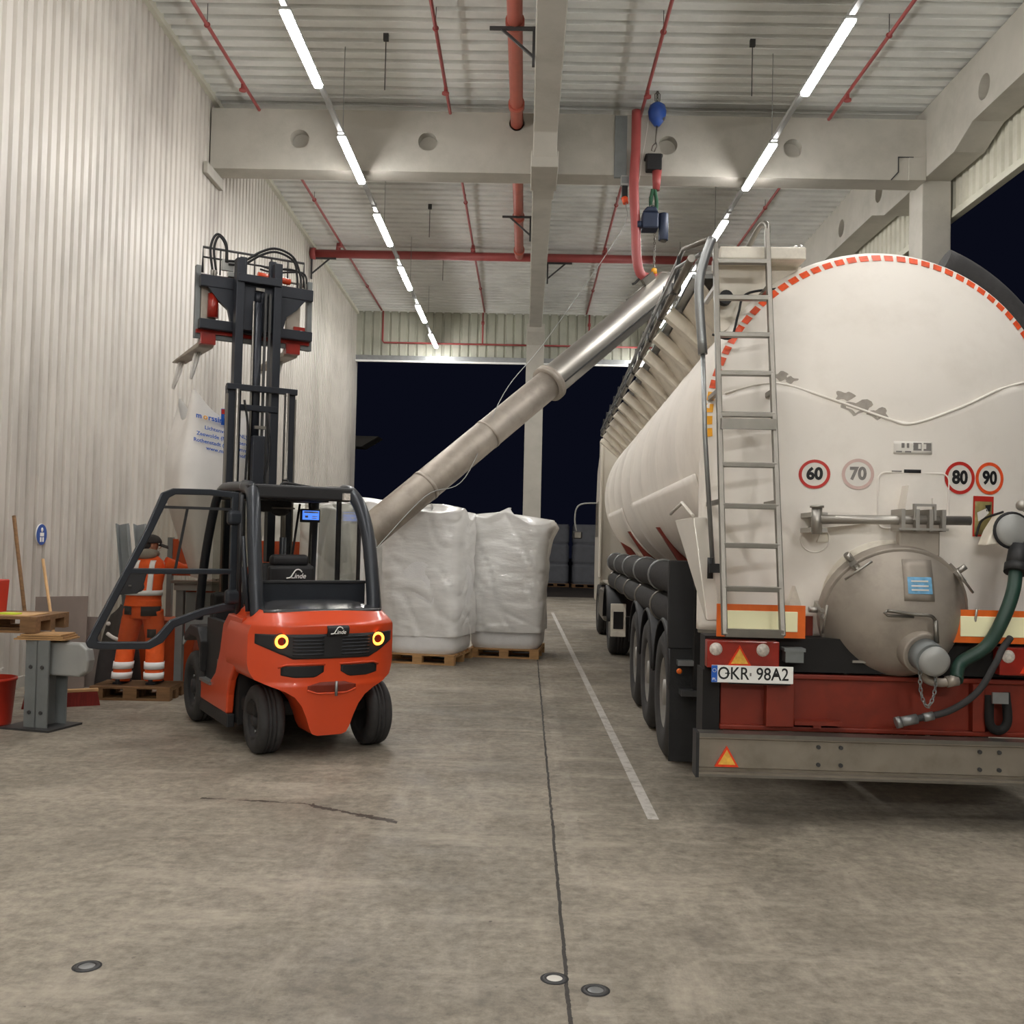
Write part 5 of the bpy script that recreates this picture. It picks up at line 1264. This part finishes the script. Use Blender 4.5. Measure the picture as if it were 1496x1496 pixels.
bagpatch(-.131, .04, 1.60, 1.77, M['plate_b'], .008); bagpatch(-.128, .037, 1.715, 1.765, M['sign_r'], .011); bagpatch(-.10, .01, 1.63, 1.71, M['plate_w'], .011)

# ---- emptying station with hopper
ST = thing('emptying_station', 'grey steel frame with orange hopper under the hanging bag', 'hopper', (-3.28, 11.6, 0))
for x in (-.52, .52):
    for y in (-.6, .6): MB().bb(x - .04, x + .04, y - .04, y + .04, 0, 1.22).bb(x - .09, x + .09, y - .09, y + .09, 0, .012).build('leg', M['grey_p'], ST)
MB().bb(-.58, .58, -.66, -.58, 1.14, 1.22).bb(-.58, .58, .58, .66, 1.14, 1.22).bb(-.58, -.50, -.6, .6, 1.14, 1.22).bb(.50, .58, -.6, .6, 1.14, 1.22).build('top_frame', M['grey_l'], ST)
MB().bb(-.60, .10, -.74, -.56, 1.222, 1.25).build('front_shelf', M['alu'], ST)
MB().bar((-.50, -.58, .55), (-.10, -.58, 1.14), .05, .05).bar((.50, -.58, .55), (.10, -.58, 1.14), .05, .05).build('brace', M['grey_l'], ST)
m = MB(); a = [(-.5, -.55, 1.14), (.5, -.55, 1.14), (.5, .55, 1.14), (-.5, .55, 1.14), (-.16, -.16, .35), (.16, -.16, .35), (.16, .16, .35), (-.16, .16, .35)]
m._add(a, [(0, 1, 5, 4), (1, 2, 6, 5), (2, 3, 7, 6), (3, 0, 4, 7), (4, 5, 6, 7)]); m.build('hopper', M['orange_b'], ST)
MB().bb(-.46, .46, -.61, -.60, .62, 1.12).build('front_sheet', M['grey_p'], ST)
MB().bb(-1.12, -.5, .62, .66, 1.25, 1.70).bb(-.5, .52, .62, .66, 1.222, 1.70).build('rear_guard', M['orange_b'], ST, bevel=.006)
MB().bb(-1.12, -1.06, .60, .68, 0, 1.72).build('guard_post', M['grey_p'], ST)
t = thing('orange_bin', 'low orange steel bin behind the worker in orange', 'bin', (-4.25, 12.0, 0))
MB().prism([(-.35, 0), (.30, 0), (.42, .72), (-.42, .72)], (0, -.3, 0), (1, 0, 0), (0, 0, 1), (0, .6, 0)).build('body', M['orange_b'], t, bevel=.01)
MB().bb(-.44, .44, -.32, .32, .70, .74).build('rim', M['orange_b'], t)
# ================================================================== THE WORKER
def loft(rings, seg=28, nz=0.0, sd=0.0, caps=True):
    """rings = [(cx, cy, z, rx, ry)]"""
    m = MB(); vs = []
    for (cx, cy, z, rx, ry) in rings:
        for k in range(seg):
            a = 2 * math.pi * k / seg
            p = Vector((cx + rx * math.cos(a), cy + ry * math.sin(a), z))
            q = 1 + nz * noise.noise(p * 7 + Vector((sd, sd, sd))) + nz * .6 * noise.noise(Vector((p.x * 8, p.y * 8, p.z * 22 + sd)))
            vs.append((cx + rx * q * math.cos(a), cy + ry * q * math.sin(a), z))
    n = len(rings)
    fs = [(i * seg + k, i * seg + (k + 1) % seg, (i + 1) * seg + (k + 1) % seg, (i + 1) * seg + k) for i in range(n - 1) for k in range(seg)]
    m._add(vs, fs, True)
    if caps:
        o = len(m.v) - len(vs)
        m.f += [tuple(o + k for k in reversed(range(seg))), tuple(o + (n - 1) * seg + k for k in range(seg))]; m.sm += [False, False]
    return m
def dense(rings, n=5):
    out = []
    for a, b in zip(rings, rings[1:]):
        for k in range(n):
            t = k / n; out.append(tuple(p + (q - p) * t for p, q in zip(a, b)))
    return out + [rings[-1]]
make_pallet('pallet', 'low worn pallet under the worker in orange hi-vis clothing', (-4.12, 10.68, 0), R_(2), .84, .5, None, 'wood_d')
PS = thing('person', 'person in orange hi-vis jacket and trousers with dark cap, reaching to a white bag', 'person', (-4.06, 10.70, .146), 0)
def skin_body(name, V, E, m, parent, sub=2):
    me = bpy.data.meshes.new(name); me.from_pydata([v[:3] for v in V], E, []); me.materials.append(m)
    o = bpy.data.objects.new(name, me); C.objects.link(o); o.parent = parent
    md = o.modifiers.new('skin', 'SKIN')
    for i, v in enumerate(V):
        r = v[3] if isinstance(v[3], tuple) else (v[3], v[3])
        me.skin_vertices[0].data[i].radius = r; me.skin_vertices[0].data[i].use_root = (i == 0)
    md.use_smooth_shade = True
    s = o.modifiers.new('sub', 'SUBSURF'); s.levels = s.render_levels = sub
    return o
V = [(-.03, -.02, .86, (.13, .10)), (-.03, 0, 1.0, (.12, .09)), (-.03, .04, 1.16, (.12, .09)), (-.03, .07, 1.26, (.10, .07)), (-.03, .10, 1.37, .055), (-.025, .12, 1.43, .062), (-.02, .14, 1.485, (.078, .092)), (-.022, .135, 1.54, (.07, .08))]
E_ = [(0, 1), (1, 2), (2, 3), (3, 4), (4, 5), (5, 6), (6, 7)]
def chainv(start, pts):
    i = start
    for p in pts:
        V.append(p); E_.append((i, len(V) - 1)); i = len(V) - 1
    return i
chainv(0, [(-.11, -.02, .80, .085), (-.19, 0, .45, .058), (-.25, -.03, .09, .042), (-.255, .06, .035, .034), (-.26, .14, .03, .028)])
chainv(0, [(.06, -.02, .80, .085), (.09, .02, .45, .058), (.10, -.01, .09, .042), (.105, .08, .035, .034), (.11, .16, .03, .028)])
for s, sh, el, wr, dr_ in ((1, (.125, .08, 1.27), (.295, .20, 1.22), (.385, .36, 1.245), Vector((.45, .85, .02))), (-1, (-.17, .08, 1.265), (-.235, .14, 1.06), (-.13, .36, 1.10), Vector((.45, .88, .0)))):
    w = chainv(3, [sh + (.045,), el + (.045,), wr + (.028,)])
    d = dr_.normalized(); side = d.cross(Vector((0, 0, 1))).normalized() * s
    pc = Vector(wr) + d * .05
    pm = chainv(w, [tuple(pc) + ((.034, .016),)])
    for k, ln in enumerate((.062, .072, .066, .052)):
        b = pc + d * .03 + side * (-.027 + .018 * k)
        chainv(pm, [tuple(b) + (.0095,), tuple(b + d * ln * .55 + Vector((0, 0, -.012))) + (.0085,), tuple(b + d * ln + Vector((0, 0, -.032))) + (.0075,)])
    b = Vector(wr) + d * .025 - side * .03
    chainv(w, [tuple(b) + (.011,), tuple(b + d * .03 - side * .018) + (.009,)])
hd = Vector((.90, .42, -.12)).normalized()
body = skin_body('body', V, E_, M['skin'], PS)
hc = Vector((-.02, .14, 1.485))
nz_ = MB().grid(lambda u, v: hc + hd * (.078 + .026 * math.sin(math.pi * v) * (1 - v * .3)) + Vector((-hd.y, hd.x, 0)) * ((u - .5) * .03 * (.5 + .5 * v)) + Vector((0, 0, .02 - .05 * v)), 6, 8).build('nose', M['skin'], PS, solid=.01)
lat = Vector((-hd.y, hd.x, 0)).normalized()
for q in (-1, 1):
    MB().ball(hc + lat * .076 * q - hd * .005 + Vector((0, 0, -.005)), .026, 10, (.6, .6, 1.1)).build('ear', M['skin'], PS)
    MB().ball(hc + hd * .078 + lat * .03 * q + Vector((0, 0, .012)), .011, 8).build('eye', M['ink'], PS)
MB().bar(hc + hd * .083 - lat * .022 + Vector((0, 0, -.045)), hc + hd * .083 + lat * .022 + Vector((0, 0, -.045)), .012, .009).build('mouth', M['sign_f'], PS)
MB().ball(hc + Vector((0, 0, .0)) - hd * .045, .083, 18, (1, 1, .9)).build('hair', M['cloth_d'], PS)
cp = MB(); cc = hc + Vector((0, 0, .025))
cp.grid(lambda u, v: cc + Vector((.106 * math.cos(2 * math.pi * u) * math.sin(math.pi / 2 * v), .102 * math.sin(2 * math.pi * u) * math.sin(math.pi / 2 * v), .095 * math.cos(math.pi / 2 * v))), 28, 10)
cp.grid(lambda u, v: cc + hd * (.085 + .085 * v) * 1 + lat * ((u - .5) * .16 * (1 - .35 * v * v)) + Vector((0, 0, .012 - .02 * v - .03 * (2 * u - 1) ** 2)), 10, 6)
cp.build('cap', M['cloth_d'], PS, solid=.006)
JR = [(-.04, -.02, .83, .20, .155), (-.04, -.01, .90, .19, .15), (-.035, .0, .99, .182, .145), (-.03, .03, 1.10, .186, .14), (-.03, .05, 1.20, .192, .135), (-.03, .07, 1.28, .186, .125), (-.03, .085, 1.33, .145, .105), (-.03, .10, 1.375, .08, .075)]
jk = loft(dense(JR, 6), 32, .05, 3)
def limb(P, Rr, n=7, nz=.05, sd=1.0):
    pts = smooth_path(P, n); m = len(pts); rr = []
    for i in range(m):
        t = i / (m - 1) * (len(Rr) - 1); a = min(int(t), len(Rr) - 2); r = Rr[a] + (Rr[a + 1] - Rr[a]) * (t - a)
        rr.append(r * (1 + nz * noise.noise(Vector((i * .9, sd, 0)))))
    return pts, rr
for P_, s in (([(.15, .07, 1.28), (.24, .13, 1.25), (.30, .20, 1.225), (.365, .33, 1.24)], 2), ([(-.15, .07, 1.27), (-.215, .10, 1.16), (-.245, .14, 1.06), (-.16, .31, 1.09)], 5)):
    pts, rr = limb(P_, [.088, .074, .066, .05], sd=s)
    jk.tube(pts, rr, 16)
jk.build('jacket', M['hivis'], PS)
def band(rings, name='reflective_band', par=PS): return loft(rings, 32, 0, 0, caps=False).build(name, M['reflw'], par, solid=-.004)
band([(-.037, -.004, .95, .196, .158), (-.035, .002, 1.005, .194, .158)])
for x in (-.115, .065):
    P_ = []
    for k in range(15):
        z = .985 + (1.325 - .985) * k / 14
        i = next(i for i in range(len(JR) - 1) if JR[i + 1][2] >= z - 1e-6); a, b = JR[i], JR[i + 1]; t = (z - a[2]) / (b[2] - a[2])
        q = [u + (w - u) * t for u, w in zip(a, b)]
        P_.append((z, q))
    def strip(u, v, P_=P_, x=x):
        z, q = P_[min(14, int(round(v * 14)))]
        xx = x * (1 - .1 * v) + (u - .5) * .052; s = max(0, 1 - min(.95, ((xx - q[0]) / q[3]) ** 2)) ** .5
        return (xx, q[1] - (q[4] + .012) * s, z)
    MB().grid(strip, 4, 14).build('reflective_brace', M['reflw'], PS, solid=.004)
MB().ball((-.04, .045, 1.385), .1, 18, (1.1, .9, .62)).torus((-.03, .10, 1.40), .075, .035, (0, .2, 1), 18, 8).build('hood', M['cloth_g'], PS)
tr = loft(dense([(-.03, -.02, .90, .18, .14), (-.03, -.02, .84, .185, .145), (-.03, -.02, .76, .195, .145), (-.03, -.02, .70, .18, .13)], 4), 28, .03, 4)
LEG = {-1: [(-.12, -.02, .78), (-.17, -.01, .60), (-.205, 0, .42), (-.245, -.03, .03)], 1: [(.065, -.02, .78), (.085, .0, .60), (.095, .02, .42), (.10, -.01, .03)]}
for s in (-1, 1):
    pts, rr = limb(LEG[s], [.118, .105, .098, .092], 8, .07, s * 3.0)
    tr.tube(pts, rr, 18)
tr.build('trousers', M['hivis'], PS)
for s in (-1, 1):
    for a, b in ((.055, .125), (.16, .235)):
        P_ = LEG[s]; f = lambda z: (P_[3][0] + (P_[2][0] - P_[3][0]) * (z - .03) / .39, P_[3][1] + (P_[2][1] - P_[3][1]) * (z - .03) / .39)
        band([(f(a)[0], f(a)[1], a, .101, .101), (f(b)[0], f(b)[1], b, .103, .103)])
    bx_, by_ = (LEG[s][3][0], LEG[s][3][1])
    MB().grid(lambda u, v: (bx_ + (.05 * math.cos(2 * math.pi * u)) * (1 if v < .8 else 1.0 - (v - .8) * 2.5), by_ + .04 + .145 * math.sin(2 * math.pi * u) * (1 if v < .5 else 1 - (v - .5) * .9), .0 + .10 * v), 24, 8) \
        .bb(bx_ - .048, bx_ + .048, by_ - .1, by_ + .18, 0, .02).build('boot', M['ink'], PS)
MB().grid(lambda u, v: (.0 + .17 * u, -.02 - .153 * (max(0, 1 - ((.03 + .17 * u) / .205) ** 2)) ** .5 - .004, .735 + .10 * v), 6, 2).build('back_pocket', M['cloth_d'], PS, solid=.01)
MB().grid(lambda u, v: (-.20 + .09 * u, -.02 - .153 * (max(0, 1 - ((-.17 + .09 * u) / .21) ** 2)) ** .5 - .004, .745 + .09 * v), 6, 2).build('back_pocket', M['cloth_d'], PS, solid=.01)
MB().grid(lambda u, v: (.05 + .09 * u, -.108 - .0 * v, .50 + .09 * v), 2, 2).build('thigh_pocket', M['cloth_d'], PS, solid=.02)

# ================================================================== LEFT HAND CLUTTER
t = thing('barrier_post', 'short grey steel barrier post on a base plate beside the red bucket', 'post', (-4.27, 8.92, 0), R_(-14))
MB().bb(-.30, .22, -.22, .22, 0, .018).build('base_plate', M['steel_d'], t)
MB().bb(-.12, .12, -.13, -.115, .018, .79).bb(-.12, .12, .115, .13, .018, .79).bb(-.008, .008, -.13, .13, .018, .79).build('beam', M['grey_p'], t)
for x in (-.06, .06):
    for z in (.15, .55): MB().cyl((x, -.13, z), (x, -.142, z), .018, seg=6).build('bolt', M['steel_d'], t)
MB().prism([(.02, .47), (.36, .47), (.44, .52), (.46, .62), (.44, .72), (.36, .77), (.02, .77)], (0, -.04, 0), (1, 0, 0), (0, 0, 1), (0, .10, 0)).build('guard_rail', M['grey_l'], t, bevel=.02, bseg=3)
t = thing('trestle_post', 'grey steel trestle post behind the red bucket at the picture edge', 'post', (-5.10, 9.3, 0))
MB().bb(-.12, .12, -.12, -.10, 0, .80).bb(-.12, .12, .10, .12, 0, .80).bb(-.01, .01, -.12, .12, 0, .80).bb(-.18, .18, -.18, .18, 0, .015).build('beam', M['grey_p'], t)
pt = make_pallet('pallet', 'wooden pallet laid as a table top across two steel posts', (-4.93, 9.15, .845), R_(2), 1.16, .7, None, 'wood_d')
t = thing('plank_stack', 'thin splintered boards stacked on the grey barrier post', 'planks', (-4.29, 8.92, .79))
for k in range(3):
    MB().bb(-.22 + .03 * k, .24 - .02 * k, -.14, .15, .018 * k, .018 * k + .014).build('plank', M['wood'], t)
t = MB().bb(-.30, .30, -.2, .2, 0, .008).build('cardboard_sheet', M['wood_l']); t.location = (-4.72, 9.05, .99)
tag(t, 'pale cardboard sheet lying on the pallet table', 'cardboard')
t = MB().prism([(-.09, -.05), (.08, -.06), (.1, .03), (.0, .07), (-.1, .04)], (0, 0, 0), (1, 0, 0), (0, 1, 0), (0, 0, .012)).build('lime_cloth', M['lime']); t.location = (-4.66, 8.98, .999)
tag(t, 'lime yellow cloth on the pallet table', 'cloth')
t = thing('red_case', 'red case with white label standing on the pallet table', 'case', (-5.02, 9.2, .99))
MB().prism([(-.18, 0), (.17, 0), (.19, .31), (-.18, .31)], (0, -.1, 0), (1, 0, 0), (0, 0, 1), (0, .2, 0)).build('shell', M['bucket'], t, bevel=.012)
MB().bb(.06, .11, -.104, -.10, .10, .22).build('label_card', M['plate_w'], t)
t = thing('red_bucket', 'red plastic bucket on the floor left of the barrier post', 'bucket', (-4.80, 8.98, 0))
MB().lathe([(0, .01), (.165, .01), (.17, 0), (.175, .02), (.205, .40), (.215, .40), (.215, .425), (.195, .425), (.165, .05), (0, .04)], (0, 0, 0), (0, 0, 1), 32).build('tub', M['bucket'], t)
MB().cyl((.02, -.02, .30), (.03, -.03, .50), .03, .02, 12).tube([(-.1, -.06, .40), (.03, -.05, .47), (.13, -.04, .52)], .008, 6).tube([(-.03, -.05, .42), (.12, -.06, .50)], .008, 6).build('white_ties', M['cream'], t)
t = thing('broom', 'floor broom with wooden batten, dark red bristles and long handle', 'broom', (-4.62, 9.98, 0), R_(28))
MB().bb(-.34, .34, -.04, .03, .14, .17).build('batten', M['wood_l'], t, bevel=.006)
MB().prism([(-.36, 0), (.36, 0), (.33, .14), (-.33, .14)], (0, -.05, 0), (1, 0, 0), (0, 0, 1), (0, .09, 0)).build('bristles', M['bristle'], t)
MB().cyl((.0, -.005, .16), (-.19, .72, 1.46), .016, seg=12).build('handle', M['wood_l'], t)
def lean(name, label, cat, a, b, r, m):
    t = thing(name, label, cat, a); MB().tube([(0, 0, 0), Vector(b) - Vector(a)], r, 10).build('shaft', M[m], t); return t
lean('pole', 'dark wooden pole leaning on the left wall at the picture edge', 'pole', (-5.15, 10.5, 0), (-5.57, 10.75, 1.92), .02, 'wood_d')
for (x, y, w, h, a, lab) in ((-5.14, 11.0, .56, 1.04, 4, 'grey brown board leaning behind the broom handle'), (-5.08, 11.25, .50, .80, -3, 'smaller grey board leaning right behind the larger board')):
    t = MB().bb(-w / 2, w / 2, 0, .02, 0, h).build('leaning_board', M['board'], bevel=.003); t.location = (x, y, 0); t.rotation_euler = (R_(-7), R_(-a * .4), R_(8))
    tag(t, lab, 'board')
for i, (xa, xb, lab) in enumerate(((-5.10, -5.46, 'left one of two grey steel channels leaning on the wall behind the worker'), (-4.86, -5.22, 'right one of two grey steel channels leaning on the wall behind the worker'))):
    t = thing('steel_channel', lab, 'steel profile', (xa, 13.1, 0), 0, 'leaning steel channels')
    a, b = Vector((0, 0, 0.02)), Vector((xb - xa, .35, 1.88))
    d = (b - a).normalized()
    MB().bar(a, b, .14, .012, (0, 1, 0)).bar(a + Vector((-.07, -.04, .0)), b + Vector((-.07, -.04, 0)), .012, .09, (0, 1, 0)).bar(a + Vector((.07, -.04, 0)), b + Vector((.07, -.04, 0)), .012, .09, (0, 1, 0)).build('channel', M['grey_p'], t)
    MB().bb(-.15, .15, -.15, .12, 0, .018).build('foot_plate', M['grey_p'], t)
t = thing('dark_sack', 'dark grey sack with a white reflective stripe beside the worker', 'sack', (-4.60, 11.32, 0))
MB().grid(lambda u, v: ((.26 - .05 * v) * math.cos(2 * math.pi * u) * math.sin(math.pi * min(1, .5 + v * .5)) ** .35, (.22) * math.sin(2 * math.pi * u) * math.sin(math.pi * min(1, .5 + v * .5)) ** .35, .92 * v + .03 * math.sin(9 * u)), 28, 14).build('sack_body', M['cloth_d'], t)
MB().tube(smooth_path([(-.05, -.22, .63), (.04, -.235, .58), (.16, -.20, .54)], 5), .022, 8).build('reflective_stripe', M['reflw'], t)
MB().ball((-.04, -.22, .74), .025).build('white_toggle', M['reflw'], t)
t = thing('round_sign', 'round blue mandatory sign on the left corrugated wall', 'sign', (WX + .012, 11.5, 1.72))
MB().cyl((.0, 0, 0), (.012, 0, 0), .125, seg=36).build('disc', M['plate_w'], t)
MB().cyl((.012, 0, 0), (.016, 0, 0), .121, seg=36).build('blue_field', M['blue'], t)
MB().ball((.017, 0, .055), .028, 10, (.15, 1, 1)).bb(.014, .019, -.045, .045, -.02, .022).bb(.014, .019, -.045, -.012, -.085, -.03).bb(.014, .019, .012, .045, -.085, -.03).build('pictogram', M['plate_w'], t)
# floor lids
for i, (x, y, lab) in enumerate(((-1.729, 4.043, 'round metal floor lid alone at the lower left'), (.160, 4.051, 'round metal floor lid on the left edge of the floor joint'), (.318, 3.957, 'round metal floor lid right of the floor joint'))):
    t = thing('floor_lid', lab, 'floor lid', (x, y, 0), R_(30 * i), 'round floor lids')
    MB().lathe([(.033, 0), (.033, .004), (.046, .005), (.05, 0)], (0, 0, 0), (0, 0, 1), 28).build('rim', M['steel_d'], t)
    MB().lathe([(0, .003), (.022, .0035), (.033, .001)], (0, 0, 0), (0, 0, 1), 24).build('lid', M['cream' if i == 1 else 'steel'], t)
    MB().lathe([(.05, .0015), (.058, .001)], (0, 0, 0), (0, 0, 1), 24).build('seal', M['ink'], t)
